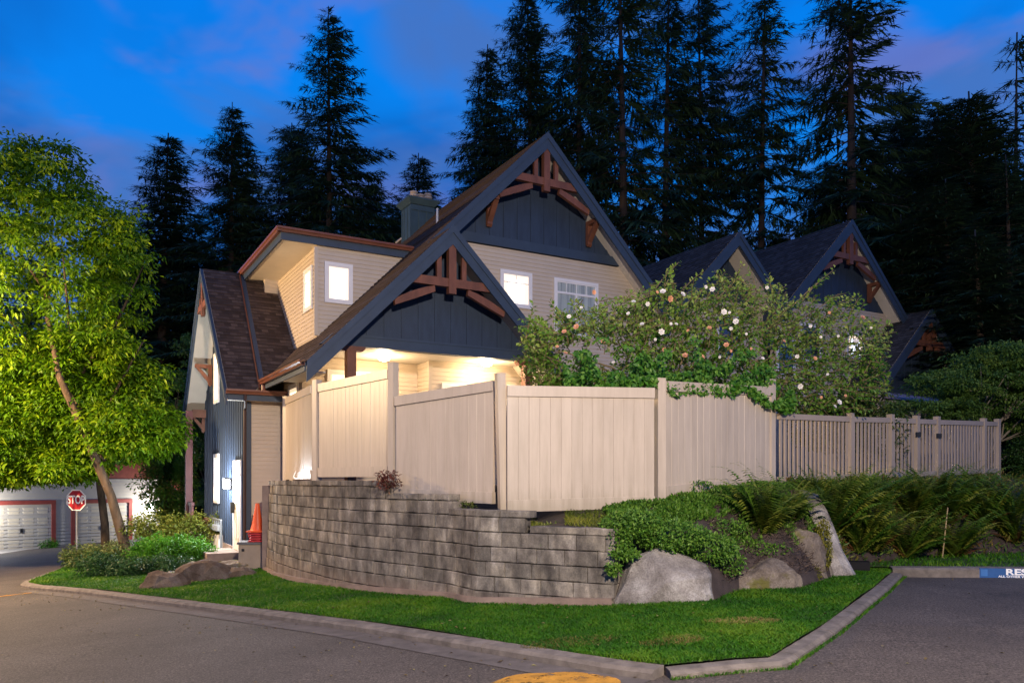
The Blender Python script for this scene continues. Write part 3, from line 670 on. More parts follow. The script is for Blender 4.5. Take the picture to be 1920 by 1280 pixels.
# ------------------------------------------------------------------ the neighbouring townhouses, same row
nb = thing('townhouse', 'darker neighbouring townhouse with three stepped gables under dark roofs, behind the rose bush', 'house', HL, HR)
AL = lambda u, v: u-3.36
ARt = lambda u, v: 22.12-u
BL = lambda u, v: u-7.35
BR = lambda u, v: 28.45-u
roofs(nb, M_shingle2, [
    (planar(9.75, 12.74, 1.0, 11, AL), 'L'), (planar(12.74, 14.735, 1.0, 11, ARt), 'R'),
    (planar(14.735, 17.9, .9, 11, BL), 'L'), (planar(17.9, 21.2, .9, 11, BR), 'R'),
    (planar(17.8, 21.1, .1, 5, lambda u, v: u-13.4), 'L'), (planar(21.1, 24.2, .1, 5, lambda u, v: 28.8-u), 'R')])
sided(nb, [(9.4, 1.4), (14.7, 1.4), (14.7, 7.45), (11.0, 7.45), (9.6, 6.1)], 1.85, 'u')
sided(nb, [(14.7, 1.4), (20.6, 1.4), (20.6, 7.75), (14.9, 7.75)], 1.5, 'u')
battens(nb, [(11.0, 7.46), (14.45, 7.46), (12.74, 9.2)], 1.84, 'u', M_blue); battens(nb, [(15.1, 7.76), (20.58, 7.76), (17.9, 10.42)], 1.49, 'u', M_blue)
battens(nb, [(18.6, 5.0), (23.6, 5.0), (21.1, 7.55)], .7, 'u', M_blue); MB().bb(18.5, 23.7, .6, .8, 4.75, 5.0).build('porch_beam', M_trim, nb)
MB().bb(9.5, 20.5, 2.1, 10.8, .5, 6.0).bb(18.5, 23.5, 2.0, 4.8, .5, 4.7).build('rear_walls', M_blue, nb)
MB().bb(14.7, 20.5, 1.5, 11, 6, 7.3).build('rear_walls', M_blue, nb)
barge(nb, (12.74, 1.0, 9.38), (9.9, 1.0, 6.54)); barge(nb, (12.74, 1.0, 9.38), (14.9, 1.0, 7.22))
barge(nb, (17.9, .9, 10.55), (14.8, .9, 7.45)); barge(nb, (17.9, .9, 10.55), (21.1, .9, 7.35))
barge(nb, (21.1, .1, 7.7), (17.9, .1, 4.5)); barge(nb, (21.1, .1, 7.7), (24.2, .1, 4.6))
truss(nb, 17.9, 0, 9.3, 1.03, .98, 10.1); truss(nb, 21.1, 0, 6.5, 1.0, .18, 7.3); bracket(nb, 19.55, 1.46, 8.7, .55)
gutter(nb, (9.9, 1.7, 6.3), (11.4, 1.7, 6.3), (0, -1, 0))
window(nb, (18.39, 19.34, 6.0, 6.9), 1.47, m=emat('cool_window', (.8, .86, 1.), 1.6)); window(nb, (12.6, 13.6, 5.6, 7.0), 1.82, lit=False); window(nb, (16.0, 17.1, 5.7, 7.0), 1.47, lit=False)
window(nb, (14.9, 15.8, 5.2, 6.4), 1.47, lit=False)
MB().prism([(11.2, 4.6, 7.98), (11.8, 4.6, 8.58), (11.8, 5.4, 8.58), (11.2, 5.4, 7.98)], (-.09, 0, .09)).build('skylight', M_dark, nb)
MB().prism([(16.3, 5.2, 9.08), (16.9, 5.2, 9.68), (16.9, 5.9, 9.68), (16.3, 5.9, 9.08)], (-.09, 0, .09)).build('skylight', M_dark, nb)
for u, v in ((11.3, 6.2), (11.9, 6.2)): MB().lathe([(.07, u-3.4), (.07, u-3.0), (.12, u-2.98), (.12, u-2.92), (.02, u-2.85)], 10, (u, v, 0)).build('roof_vent', M_metal, nb)
# ------------------------------------------------------------------ garage building on the far left
GA = Vector((-24.9, 36.9)); GBv = Vector((-19.4, 43.2)); gd = (GBv-GA); GL = gd.length; ga = math.atan2(gd.y, gd.x)
gz = -1.66
gar = thing('garage_building', 'low garage with two pale panelled doors, red trim and red gable across the street', 'garage', (GA.x, GA.y, gz), ga)
M_gside = mat('grey_siding', (.40, .37, .33), .6, .05); M_red = mat('barn_red_trim', (.24, .045, .035), .6, .15); M_gdoor = mat('garage_door_cream', (.52, .46, .36), .5, .05)
M_redroof = mat('red_gable_boards', (.20, .05, .035), .6, .2, 4.)
Wd = GL
w_ = wallslab(gar, [(-.9, .003, -.5), (Wd+.1, .003, -.5), (Wd+.1, .003, 3.45), (-.9, .003, 3.45)], FN, M_gside)
lap([(-.9, 0, -.4), (Wd+.1, 0, -.4), (Wd+.1, 0, 3.45), (-.9, 0, 3.45)], (0, 0, 1), FN, .17, .035)[0].build('siding', M_gside, w_, kind='stuff')
MB().prism([(-.9, .0, 3.35), (Wd+.6, .0, 3.35), (3.9, .0, 7.2), (3.6, 0, 7.2)], (0, .1, 0)).build('gable', M_redroof, gar)
MB().bb(-.9, -.88+.0, .1, 7, -.5, 3.4).bb(Wd+.08, Wd+.1, .1, 7, -.5, 3.4).build('side_walls', mat('dark_grey_siding', (.08, .08, .085), .6), gar)
for q, (e0, e1) in enumerate((((3.75, 7.35), (-2.2, 2.35)), ((3.75, 7.35), (Wd+1.6, 2.45)))):
    a = Vector((e0[0], -.6, e0[1])); f = Vector((e1[0], -.6, e1[1])); n = Vector((f.z-a.z, 0, a.x-f.x)); n.normalize(); n = -n if n.z < 0 else n
    MB().prism([a, f, f+Vector((0, 8, 0)), a+Vector((0, 8, 0))], n*.12).build('roof_slope', M_shingle2, gar, uv=((0, 1, 0), (.7, 0, .7)))
    MB().prism([a+n*.13, f+n*.13, f-Vector((0, 0, .22)), a-Vector((0, 0, .22))], (0, -.06, 0)).build('barge_board', M_red, gar)
x = .42; dw = 2.62; gap_ = .86
for q in range(2):
    x0 = x+q*(dw+gap_*.95+.3); x1 = x0+dw; H_ = 2.2
    d = MB().bb(x0, x1, .02, .04, -.02, H_).build('garage_door', M_gdoor, gar)
    pn = MB()
    for r_ in range(4):
        for c_ in range(4):
            px0 = x0+.06+c_*(dw-.06)/4; pz0 = .05+r_*(H_-.02)/4; pw, ph = (dw-.06)/4-.07, (H_-.02)/4-.09
            if len(d.children) < 40:
                p = MB(); p.v += [(px0, .0, pz0), (px0+pw, .0, pz0), (px0+pw, .0, pz0+ph), (px0, .0, pz0+ph), (px0+.07, -.03, pz0+.06), (px0+pw-.07, -.03, pz0+.06), (px0+pw-.07, -.03, pz0+ph-.06), (px0+.07, -.03, pz0+ph-.06)]
                p.f += [(0, 1, 5, 4), (1, 2, 6, 5), (2, 3, 7, 6), (3, 0, 4, 7), (4, 5, 6, 7)]; p.build('door_panel', M_gdoor, d)
    MB().bb(x0+dw/2-.05, x0+dw/2+.05, -.09, -.03, .85, 1.05).build('door_handle', M_black, d)
    MB().bb(x0-.20, x0-.02, -.10, -.02, 0, H_+.0).bb(x1+.02, x1+.20, -.10, -.02, 0, H_).bb(x0-.20, x1+.20, -.11, -.02, H_, H_+.2).build('door_trim', M_red, gar)
for u in (-.28, Wd-.45):
    l = MB().bb(u-.08, u+.08, -.12, -.02, 1.75, 2.1).build('wall_lamp', M_black, gar); MB().bb(u-.10, u+.10, -.26, -.13, 1.72, 2.05).build('lamp_glass', M_lamp, l)
    pt('garage_lamp_bulb', (u, -1.1, 2.0), 330, (1., .97, .92), .1, gar)
MB().bb(Wd-.75, Wd-.45, -.06, -.02, 2.55, 2.75).build('house_number_plate', M_white, gar)
ap = MB(); ap.bb(-1.2, Wd+.6, -2.4, 0, -.35, .012); ap.build('driveway_apron', mat('pale_concrete', (.33, .31, .29), .85, .2, 2.), None, kind='structure').matrix_world = Matrix.Translation((GA.x, GA.y, gz)) @ Matrix.Rotation(ga, 4, 'Z')
# ------------------------------------------------------------------ fences
def board_panel(fence, p0, p1, zt0, zt1, zb0, zb1, m=M_fence, bw=.152, dm=None, rail=.15, rb=.17, th=.035, name='panel'):
    """vinyl privacy panel: tongue and groove boards between deep rails"""
    p0, p1 = Vector(p0), Vector(p1); d = p1-p0; L = d.length; d.normalize(); ang = math.atan2(d.y, d.x)
    pn = link(name, None, None, fence, (p0.x, p0.y, 0), ang)
    def z_t(s): return zt0+(zt1-zt0)*s/L
    def z_b(s): return zb0+(zb1-zb0)*s/L
    for nm, f0, f1 in (('top_rail', lambda s: z_t(s)-rail, z_t), ('bottom_rail', z_b, lambda s: z_b(s)+rb)):
        MB().prism([(0, -.045, f0(0)), (L, -.045, f0(L)), (L, -.045, f1(L)), (0, -.045, f1(0))], (0, .09, 0)).build(nm, m, pn)
    n = round(L/bw); w = L/n
    for i in range(n):
        a, b = i*w, (i+1)*w; z0, z1 = z_b(a)+rb-.02, z_t(a)-rail+.02; z3, z2 = z_b(b)+rb-.02, z_t(b)-rail+.02; c = .0035
        y = random.uniform(-.0015, .0015); t = random.uniform(-.0015, .0015)
        mb = MB(); mb.v += [(a+.0005, -.0160, z0), (a+c, -.019+y, z0), (b-c, -.019+y+t, z3), (b-.0005, -.0160, z3), (a+.0005, -.0160, z1), (a+c, -.019+y, z1), (b-c, -.019+y+t, z2), (b-.0005, -.0160, z2), (a, .02, z0), (b, .02, z3), (a, .02, z1), (b, .02, z2)]
        mb.f += [(0, 1, 5, 4), (1, 2, 6, 5), (2, 3, 7, 6), (9, 8, 10, 11), (0, 4, 10, 8), (3, 9, 11, 7), (4, 5, 6, 7, 11, 10), (3, 2, 1, 0, 8, 9)]
        mb.build('board', m, pn)
    return pn
def fpost(fence, x, y, z0, z1, w=.127, m=M_fence, ang=0, lean=(0, 0), cap=True):
    mb = MB(); h = w/2; c, s_ = math.cos(ang), math.sin(ang)
    def rg(r, z, lx=0, ly=0): return [(x+lx+(a*c-b*s_)*r, y+ly+(a*s_+b*c)*r, z) for a, b in ((-1, -1), (1, -1), (1, 1), (-1, 1))]
    lv = [(h, z0, 0), (h, z1, 1)]
    if cap: lv += [(h+.003, z1+.001, 1), (h+.003, z1+.018, 1), (h*.6, z1+.024, 1), (.004, z1+.026, 1)]
    k = 0
    for r, z, l in lv: mb.v += rg(r, z, lean[0]*l, lean[1]*l)
    for i in range(len(lv)-1):
        for j in range(4): a = i*4+j; b = i*4+(j+1) % 4; mb.f.append((a, b, b+4, a+4))
    mb.f.append(tuple(len(mb.v)-4+j for j in range(4)))
    return mb.build('post', m, fence)
pf = thing('privacy_fence', 'tall tan vinyl privacy fence of solid upright boards in stepped panels above the block wall', 'fence')
fpost(pf, -5.50, 19.2, 1.4, 3.74, .11, ang=1.1)
board_panel(pf, (-5.45, 19.1), (-3.80, 15.05), 3.70, 3.53, 1.74, 1.74)
fpost(pf, -3.70, 14.97, 1.4, 3.60, ang=.9)
board_panel(pf, (-3.62, 14.87), (-2.00, 12.90), 3.53, 3.53, 1.78, 1.78)
fpost(pf, -1.92, 12.76, 1.3, 3.60, .125, ang=.9)
board_panel(pf, (-1.86, 12.68), (-.26, 11.42), 3.06, 3.16, 1.42, 1.38)
fpost(pf, -.12, 11.24, 1.2, 3.22, .125, lean=(-.05, 0), ang=.35)
board_panel(pf, (-.07, 11.12), (2.08, 11.58), 3.05, 3.07, 1.27, 1.32)
fpost(pf, 2.19, 11.70, 1.2, 3.21, .13, ang=.35)
board_panel(pf, (2.27, 11.80), (4.44, 13.58), 3.20, 3.32, 1.46, 1.62)
fpost(pf, 4.46, 13.62, 1.3, 3.44, .127, ang=.69)
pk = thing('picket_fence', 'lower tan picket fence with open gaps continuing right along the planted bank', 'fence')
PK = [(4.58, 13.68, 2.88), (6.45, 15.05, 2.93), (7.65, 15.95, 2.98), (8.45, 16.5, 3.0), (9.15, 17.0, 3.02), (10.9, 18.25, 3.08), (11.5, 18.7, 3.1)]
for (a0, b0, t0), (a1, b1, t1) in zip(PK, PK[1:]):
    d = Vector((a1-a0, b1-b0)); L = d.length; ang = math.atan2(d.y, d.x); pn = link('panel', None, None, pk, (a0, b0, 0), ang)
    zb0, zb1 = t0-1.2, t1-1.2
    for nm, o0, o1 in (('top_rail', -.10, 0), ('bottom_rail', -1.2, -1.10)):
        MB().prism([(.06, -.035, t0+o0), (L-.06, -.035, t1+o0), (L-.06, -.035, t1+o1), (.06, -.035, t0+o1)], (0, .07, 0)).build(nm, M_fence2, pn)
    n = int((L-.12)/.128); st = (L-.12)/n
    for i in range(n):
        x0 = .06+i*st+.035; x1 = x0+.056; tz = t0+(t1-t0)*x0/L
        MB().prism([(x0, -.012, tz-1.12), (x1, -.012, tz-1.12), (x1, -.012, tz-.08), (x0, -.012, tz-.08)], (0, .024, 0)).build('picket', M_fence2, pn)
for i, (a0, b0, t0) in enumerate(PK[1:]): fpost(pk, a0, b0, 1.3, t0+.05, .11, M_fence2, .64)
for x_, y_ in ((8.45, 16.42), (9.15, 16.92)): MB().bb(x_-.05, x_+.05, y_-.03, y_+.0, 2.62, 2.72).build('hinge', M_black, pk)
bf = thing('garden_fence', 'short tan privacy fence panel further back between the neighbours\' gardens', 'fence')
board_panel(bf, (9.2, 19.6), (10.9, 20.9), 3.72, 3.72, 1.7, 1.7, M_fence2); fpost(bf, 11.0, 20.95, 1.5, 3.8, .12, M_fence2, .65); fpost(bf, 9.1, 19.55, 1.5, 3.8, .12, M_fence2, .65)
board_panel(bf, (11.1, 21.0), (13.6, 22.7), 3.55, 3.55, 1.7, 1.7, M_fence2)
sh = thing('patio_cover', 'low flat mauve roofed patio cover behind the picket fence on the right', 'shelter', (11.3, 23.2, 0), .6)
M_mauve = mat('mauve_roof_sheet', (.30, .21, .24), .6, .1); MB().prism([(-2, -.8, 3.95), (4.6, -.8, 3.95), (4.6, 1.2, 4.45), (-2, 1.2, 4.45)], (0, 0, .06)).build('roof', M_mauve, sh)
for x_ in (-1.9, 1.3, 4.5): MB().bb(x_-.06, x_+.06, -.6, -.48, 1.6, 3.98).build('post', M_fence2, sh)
# ------------------------------------------------------------------ street furniture and small things
def octa(r): return [(r*math.cos(R(22.5+45*i)), r*math.sin(R(22.5+45*i))) for i in range(8)]
def text(body, size, m, parent, loc, rot, ext=.002, sx=1., align='CENTER', bold=0.):
    c = bpy.data.curves.new('lettering', 'FONT'); c.body = body; c.size = size; c.extrude = ext; c.align_x = align; c.align_y = 'CENTER'; c.offset = bold
    o = bpy.data.objects.new('tmp', c); COL.objects.link(o); dg = bpy.context.evaluated_depsgraph_get(); me = bpy.data.meshes.new_from_object(o.evaluated_get(dg)); bpy.data.objects.remove(o)
    me.materials.clear(); l = link('lettering', me, m, parent, loc); l.rotation_euler = rot; l.scale.x = sx; return l
sz = g(-12.6)+.1
sg_ = thing('stop_sign', 'red octagonal STOP sign on a slim grey pole at the corner of the grass', 'sign', (-12.62, 22.9, sz), R(-8))
MB().tube([(0, 0, -.1), (0, 0, 2.2)], .03).build('pole', M_metal, sg_)
M_sred = mat('sign_red', (.32, .018, .022), .4, .05); M_swhite = mat('sign_white', (.75, .75, .75), .4, .02)
MB().prism([(a, -.034, 1.93+b) for a, b in octa(.33)], (0, .006, 0)).build('sign_border', M_swhite, sg_)
MB().prism([(a, -.040, 1.93+b) for a, b in octa(.295)], (0, .005, 0)).build('sign_face', M_sred, sg_)
text('STOP', .33, M_swhite, sg_, (0, -.043, 1.93), (R(90), 0, 0), bold=.008, sx=.70)
# reserved plate painted on the parking kerb
pl_ = thing('parking_plate', 'blue RESERVED plate with white lettering on the parking kerb', 'sign', (6.95, 12.035, g(7)), math.atan2(-.45, 2.05))
M_sblue = mat('sign_blue', (.012, .07, .22), .5, .1, 5.); MB().bb(.16, 1.80, -.005, .02, -.005, .148).build('plate', M_sblue, pl_)
text('RESERVED', .125, M_swhite, pl_, (.95, -.009, .095), (R(90), 0, 0), sx=1.55, bold=.004); text('ALL OTHER VEHICLES WILL BE TOWED', .044, M_swhite, pl_, (.92, -.009, .028), (R(90), 0, 0), sx=1.3, bold=.0012)
MB().bb(.18, .27, -.0075, -.0045, .03, .13).build('plate_mark', mat('sign_light_blue', (.03, .13, .36), .5), pl_)
# cones stacked on a concrete meter box
bx_ = thing('utility_box', 'short beige concrete utility box with grey lid at the left end of the block wall', 'utility box', (-5.98, 18.55, g(-6)), .12)
MB().bb(-.36, .36, -.28, .30, -.1, .66).bb(-.37, -.30, -.29, -.27, -.1, .66).bb(.30, .37, -.29, -.27, -.1, .66).build('body', mat('beige_concrete', (.34, .27, .20), .85, .15, 3., bump=.5), bx_)
MB().bb(-.40, .40, -.33, .34, .66, .71).build('lid', mat('grey_lid', (.13, .13, .13), .7), bx_); MB().bb(-.30, -.24, -.30, -.285, .50, .56).build('latch', M_black, bx_)
M_or = mat('orange_cone', (.62, .085, .02), .45, .1); M_rb = mat('red_cone_base', (.45, .025, .03), .5, .15)
lab = ['top orange traffic cone of the stack on the utility box, showing its whole height', 'red traffic cone base just under the top orange cone', 'red traffic cone base in the middle of the stack on the utility box', 'red traffic cone base second from the bottom of the stack', 'lowest red traffic cone base, resting on the grey lid']
for i in range(5):
    z = .72+g(-6)+(4-i)*.055
    c = thing('traffic_cone', lab[i], 'traffic cone', (-5.93+random.uniform(-.02, .02), 18.42, z), random.uniform(-.2, .2), 'traffic cones stacked on the utility box')
    mb = MB(); s_ = .215; mb.prism([(a*s_+(-.03 if a*b > 0 else 0)*a, b*s_, 0) for a, b in ((-1, -1), (0, -1.0), (1, -1), (1, 1), (0, 1.0), (-1, 1))], (0, 0, .032)); mb.build('base', M_rb if i else M_or, c)
    MB().lathe([(.165, .032), (.155, .06), (.12, .2), (.055, .58), (.042, .66), (.034, .665), (.03, .64)] if i == 0 else [(.165, .032), (.155, .06), (.13, .085)], 20).build('body', M_or if i == 0 else M_rb, c, smooth=False)
# meters on the navy wall
mt = thing('meter_bank', 'bank of small utility meters with grey pipes on the navy side wall', 'meters', HL, HR)
for i in range(5):
    v = 6.75+i*.33; MB().lathe([(.085, -.02), (.095, 0), (.095, .13), (.06, .16)], 12, (-1.56, v, .30)).build('meter', M_metal, mt); MB().tube([(-1.56, v, .44), (-1.56, v, .58)], .03).build('pipe', M_metal, mt)
MB().tube([(-1.55, 6.5, .60), (-1.55, 8.4, .60)], .035).build('pipe', M_metal, mt); MB().tube([(-1.55, 6.5, -.35), (-1.55, 6.5, .60)], .035).build('pipe', M_metal, mt)
for i in range(3):
    v = 6.85+i*.42; MB().bb(-1.56, -1.44, v, v+.32, -.28, .16).build('meter_box', M_white, mt)
bn = thing('planter_trough', 'black plastic trough on the gravel below the meters', 'planter', (-6.9, 20.6, g(-6.9)-.05), 1.8)
MB().prism([(-.8, -.22, 0), (.8, -.22, 0), (.8, .22, 0), (-.8, .22, 0)], (0, 0, .05)).prism([(-.8, -.22, .05), (.8, -.22, .05), (.9, -.28, .25), (-.9, -.28, .25)], (0, .03, 0)).prism([(-.8, .2, .05), (.8, .2, .05), (.9, .26, .25), (-.9, .26, .25)], (0, .03, 0)).build('tray', M_black, bn)
for q in (-1, 1): MB().bb(q*.85-.03, q*.85+.03, -.25, .25, .0, .25).build('end_wall', M_black, bn)
wc = thing('wheelbarrow', 'upturned dark wheelbarrow with its wheel leaning by the maroon side porch', 'wheelbarrow', (-8.75, 23.6, g(-8.7)+.0), .9)
for q in (-.35, .3):
    pts = [(q, math.cos(t)*.28, .34+math.sin(t)*.28) for t in np.linspace(0, 2*math.pi, 17)]
    MB().tube(pts, .045, 6, False).build('wheel', M_black, wc)
MB().prism([(-.3, -.35, .45), (.3, -.3, .45), (.25, .5, 1.1), (-.25, .5, 1.1)], (0, -.05, .12)).build('tray', M_maroon, wc); MB().tube([(-.35, 0, .34), (.3, 0, .34)], .02).build('axle', M_metal, wc)
for q in (-.22, .22): MB().tube([(q, -.2, .3), (q, .7, 1.25)], .022).build('handle', M_maroon, wc)
fl = thing('floodlight', 'dark rectangular plastic floodlight box lying in the grass at the foot of the fern bank', 'floodlight', (5.32, 12.35, g(5.3)+.12), -.25)
MB().prism([(-.24, -.12, 0), (.24, -.12, 0), (.26, .12, 0), (-.26, .12, 0), ], (0, .0, .13)).build('housing', mat('matt_black_plastic', (.012, .012, .014), .85, spec=.1), fl)
MB().bb(-.20, .20, -.125, -.11, .02, .11).build('glass', mat('matt_black_plastic', (.012, .012, .014), .85, spec=.1), fl)
# street lamp that lights the corner, standing on the near kerb behind the viewer
sl = thing('street_lamp', 'tall dark street lamp standing across the road behind the viewer', 'street lamp', (1.8, -4.9, g(1.8)))
MB().tube([(0, 0, 0), (0, 0, .6), (0, 0, 6.8)], [.11, .08, .055], 12).build('pole', M_black, sl); MB().tube([(0, 0, 6.7), (.3, .6, 7.0), (.7, 1.4, 7.05)], .035).build('arm', M_black, sl)
MB().prism([(.55, 1.2, 7.0), (.95, 1.2, 7.0), (.95, 1.9, 7.0), (.55, 1.9, 7.0)], (0, 0, .12)).build('lamp_head', M_black, sl)
MB().bb(.6, .9, 1.25, 1.85, 6.96, 6.99).build('lamp_glass', emat('street_lamp_glass', (1., .86, .72), 30), sl)
pt('street_lamp_bulb', (.75, 1.55, 6.8), 13800, (1., .83, .67), .22, sl)
s2 = copy_tree(sl); s2.location = (-16.6, 17.3, g(-17)); s2.rotation_euler.z = R(-60); s2['label'] = 'tall dark street lamp beside the road, out of view to the left of the leafy tree'
s2['label'] = 'tall dark street lamp beside the road, beyond the left edge of the picture'
lb2 = next(o for o in s2.children if o.type == 'LIGHT'); lb2.data = lb2.data.copy(); lb2.data.energy = 7000; lb2.data.color = (1., .67, .34)
for o in (sl, s2): o['group'] = 'street lamps along the road'
# ------------------------------------------------------------------ rocks
def rockmat(name, a, b_, c_, moss=.0):
    m = bpy.data.materials.new(name); m.use_nodes = True; t = m.node_tree; b = t.nodes['Principled BSDF']; L = t.links.new
    tc = N(t, 'ShaderNodeTexCoord'); n1 = N(t, 'ShaderNodeTexNoise', Scale=2.6, Detail=7., Roughness=.65); n2 = N(t, 'ShaderNodeTexNoise', Scale=45., Detail=4., Roughness=.75)
    for n in (n1, n2): L(tc.outputs['Object'], n.inputs[0])
    c = ramp(t, [(.3, a), (.5, b_), (.68, c_)], n1.outputs[0]); c = mixc(t, 1., c, ramp(t, [(.3, .65), (.7, 1.35)], n2.outputs[0]), 'MULTIPLY')
    if moss:
        n3 = N(t, 'ShaderNodeTexNoise', Scale=3.4, Detail=6.); mp = N(t, 'ShaderNodeMapping'); mp.inputs['Location'].default_value = (3, 1, 4); L(tc.outputs['Object'], mp.inputs[0]); L(mp.outputs[0], n3.inputs[0])
        c = mixc(t, ramp(t, [(.52, 0), (.60, moss)], n3.outputs[0]), c, (.12, .115, .018))
    L(c, b.inputs['Base Color']); b.inputs['Roughness'].default_value = .9; b.inputs['Specular IOR Level'].default_value = .2
    bp = N(t, 'ShaderNodeBump', Strength=1., Distance=.02); L(n2.outputs[0], bp.inputs['Height']); L(bp.outputs[0], b.inputs['Normal']); return m
M_granite = rockmat('granite', (.11, .095, .085), (.24, .22, .205), (.40, .38, .36)); M_granite2 = rockmat('mossy_granite', (.07, .055, .045), (.17, .14, .115), (.28, .24, .20), .8)
M_brownrock = rockmat('brown_rock', (.05, .032, .022), (.12, .085, .062), (.20, .16, .13))
from mathutils import noise as mnoise
def rock(label, outline, loc, depth, m, rotz=0, seed=0, rough=.05, tilt=0., step=.08, rings=9):
    """boulder: outline (x, z) gives its front silhouette, bulged back and forward"""
    P = [Vector(p) for p in outline]; c = sum(P, Vector((0, 0)))/len(P); rr_ = random.Random(seed); planes = []
    for _ in range(11):
        a_ = rr_.uniform(-.9, .9); b_ = rr_.uniform(-.2, 1.1); n_ = Vector((math.sin(a_)*math.cos(b_), -math.cos(a_)*math.cos(b_), math.sin(b_))); ext = max((Vector((p.x, t_*depth/2, p.y)).dot(n_) for p in P for t_ in (-.75, .75))); planes.append((n_, ext*rr_.uniform(.80, .97)))
    pts = resample(outline+[outline[0]], step)[:-1]; mb = MB(); n = len(pts)
    for r in range(rings*2+1):
        t = -1+r/rings; k = (1-abs(t)**5)**.6; k = max(.02, k)
        for p in pts:
            q = c+(p-c)*k; v3 = Vector((q.x, t*depth/2+tilt*q.y, q.y)); nv = mnoise.noise_vector(v3*2.3+Vector((seed, 0, 0))); nv2 = mnoise.noise_vector(Vector((round(v3.x*3+v3.z)*2.1, round(v3.y*4)*1.7, v3.z*3+seed)))
            v3 += nv*rough*2
            for pn_, pd_ in planes:
                e_ = v3.dot(pn_)-pd_
                if e_ > 0: v3 -= pn_*e_
            v3 += mnoise.noise_vector(v3*9)*rough*.4+mnoise.noise_vector(v3*22)*rough*.22; mb.v.append(tuple(v3))
    for r in range(rings*2):
        for j in range(n): a = r*n+j; b = r*n+(j+1) % n; mb.f.append((a, b, b+n, a+n))
    mb.f.append(tuple(range(n-1, -1, -1))); mb.f.append(tuple(len(mb.v)-n+j for j in range(n)))
    return mb.build('boulder', m, None, smooth=False, label=label, category='boulder', group='boulders along the foot of the bank').__setattr__('location', loc) or bpy.data.objects[-1]
def brock(label, outline, loc, depth, m, rotz=0, **k):
    n0 = set(bpy.data.objects); rock(label, outline, loc, depth, m, **k); o = (set(bpy.data.objects)-n0).pop(); o.rotation_euler.z = rotz
brock('broad pale granite boulder with a flat face beside the right end of the block wall', [(-.70, -.1), (-.66, .05), (-.50, .36), (-.36, .62), (-.1, .74), (.25, .66), (.52, .55), (.62, .40), (.64, -.1)], (1.90, 10.05, .12), .95, M_granite, .0, seed=1, rough=.03)
brock('low mossy brown grey boulder right of the pale one under the sedum', [(-.5, -.1), (-.55, .15), (-.35, .36), (0, .46), (.4, .44), (.6, .2), (.55, -.1)], (3.40, 10.95, .14), .9, M_granite2, .2, seed=5, rough=.05)
brock('rounded boulder streaked with yellow moss below the big fern', [(-.42, -.1), (-.45, .3), (-.28, .72), (0, .86), (.3, .72), (.42, .3), (.4, -.1)], (4.25, 11.75, .16), .8, M_granite2, .3, seed=9, rough=.05)
def pxp(px, py, d): return Vector(((px-960)/1480*d, d, 1.72+(900-py)/1480*d))
mb = MB(); pts = [pxp(1500, 930, 12.9), pxp(1522, 940, 12.6), pxp(1538, 965, 12.35), pxp(1549, 1000, 12.1), pxp(1560, 1035, 11.95), pxp(1576, 1078, 11.85), pxp(1584, 1100, 11.85)]; mb.tube(pts, [.06, .13, .15, .15, .16, .20, .2], 10)
mb.v = [tuple(Vector(p)+mnoise.noise_vector(Vector(p)*3)*.07+mnoise.noise_vector(Vector(p)*9)*.03+Vector((0, .0, 0))) for p in mb.v]
mb.build('boulder', M_granite, None, label='tall narrow grey stone slab leaning on the bank left of the long ferns', category='boulder', group='boulders along the foot of the bank')
brock('small pale stone lying on the soil below the fence post', [(-.1, 0), (-.08, .1), (.02, .14), (.12, .08), (.1, 0)], (2.22, 11.5, 1.27), .16, mat('pale_stone', (.45, .36, .29), .8), 0, seed=3, rough=.01)
for i, (lb, ol, lc, dp) in enumerate((('brown rock with split side at the edge of the lawn near the kerb', [(-.5, -.1), (-.45, .12), (-.1, .27), (.35, .22), (.5, .05), (.5, -.1)], (-6.95, 15.75, g(-7)+.1), .8),
        ('largest brown rock in the middle of the rock pile by the side door', [(-.6, -.15), (-.5, .18), (-.2, .38), (.4, .30), (.6, .1), (.6, -.15)], (-6.45, 16.6, g(-6.5)+.1), .9),
        ('flat grey stone slab laid behind the brown rocks as a step', [(-.8, 0), (-.78, .05), (.75, .06), (.8, 0)], (-6.75, 18.3, g(-6.7)+.22), .7),
        ('low brown rock at the right side of the rock pile', [(-.4, -.1), (-.3, .1), (.1, .18), (.45, .08), (.5, -.1)], (-5.85, 16.75, g(-6)+.08), .7),
        ('small dark rock behind the largest brown rock', [(-.3, 0), (-.2, .12), (.2, .15), (.3, 0)], (-7.0, 17.2, g(-7)+.15), .5))):
    brock(lb, ol, lc, dp, M_brownrock if i != 2 else M_granite2, .3*i-.3, seed=20+i, rough=.06, step=.17, rings=4)
# gravel below the meters
n = 2600; gx = rng.uniform(-8.2, -6.1, n); gy = rng.uniform(18.0, 21.6, n); V = []; F = []; s = rng.uniform(.02, .05, n); T = rng.random(n)
base = np.array([(1, 0, 0), (-1, .2, 0), (0, 1, .1), (0, -1, -.1), (0, 0, .7), (0, 0, -.5)]); fc = np.array([(0, 2, 4), (2, 1, 4), (1, 3, 4), (3, 0, 4)])
V = (base[None]*s[:, None, None]*rng.uniform(.7, 1.3, (n, 6, 3))+np.stack([gx, gy, [.12+g(a) for a in gx]], 1)[:, None]).reshape(-1, 3); F = (fc[None]+np.arange(n)[:, None, None]*6).reshape(-1, 3)
link('gravel', npmesh('gravel', V, F, np.repeat(T, 4)), leafmat('gravel_stone', (.08, .08, .085), (.2, .2, .2), (.42, .42, .40), 0., .8), kind='stuff', label='grey gravel', )
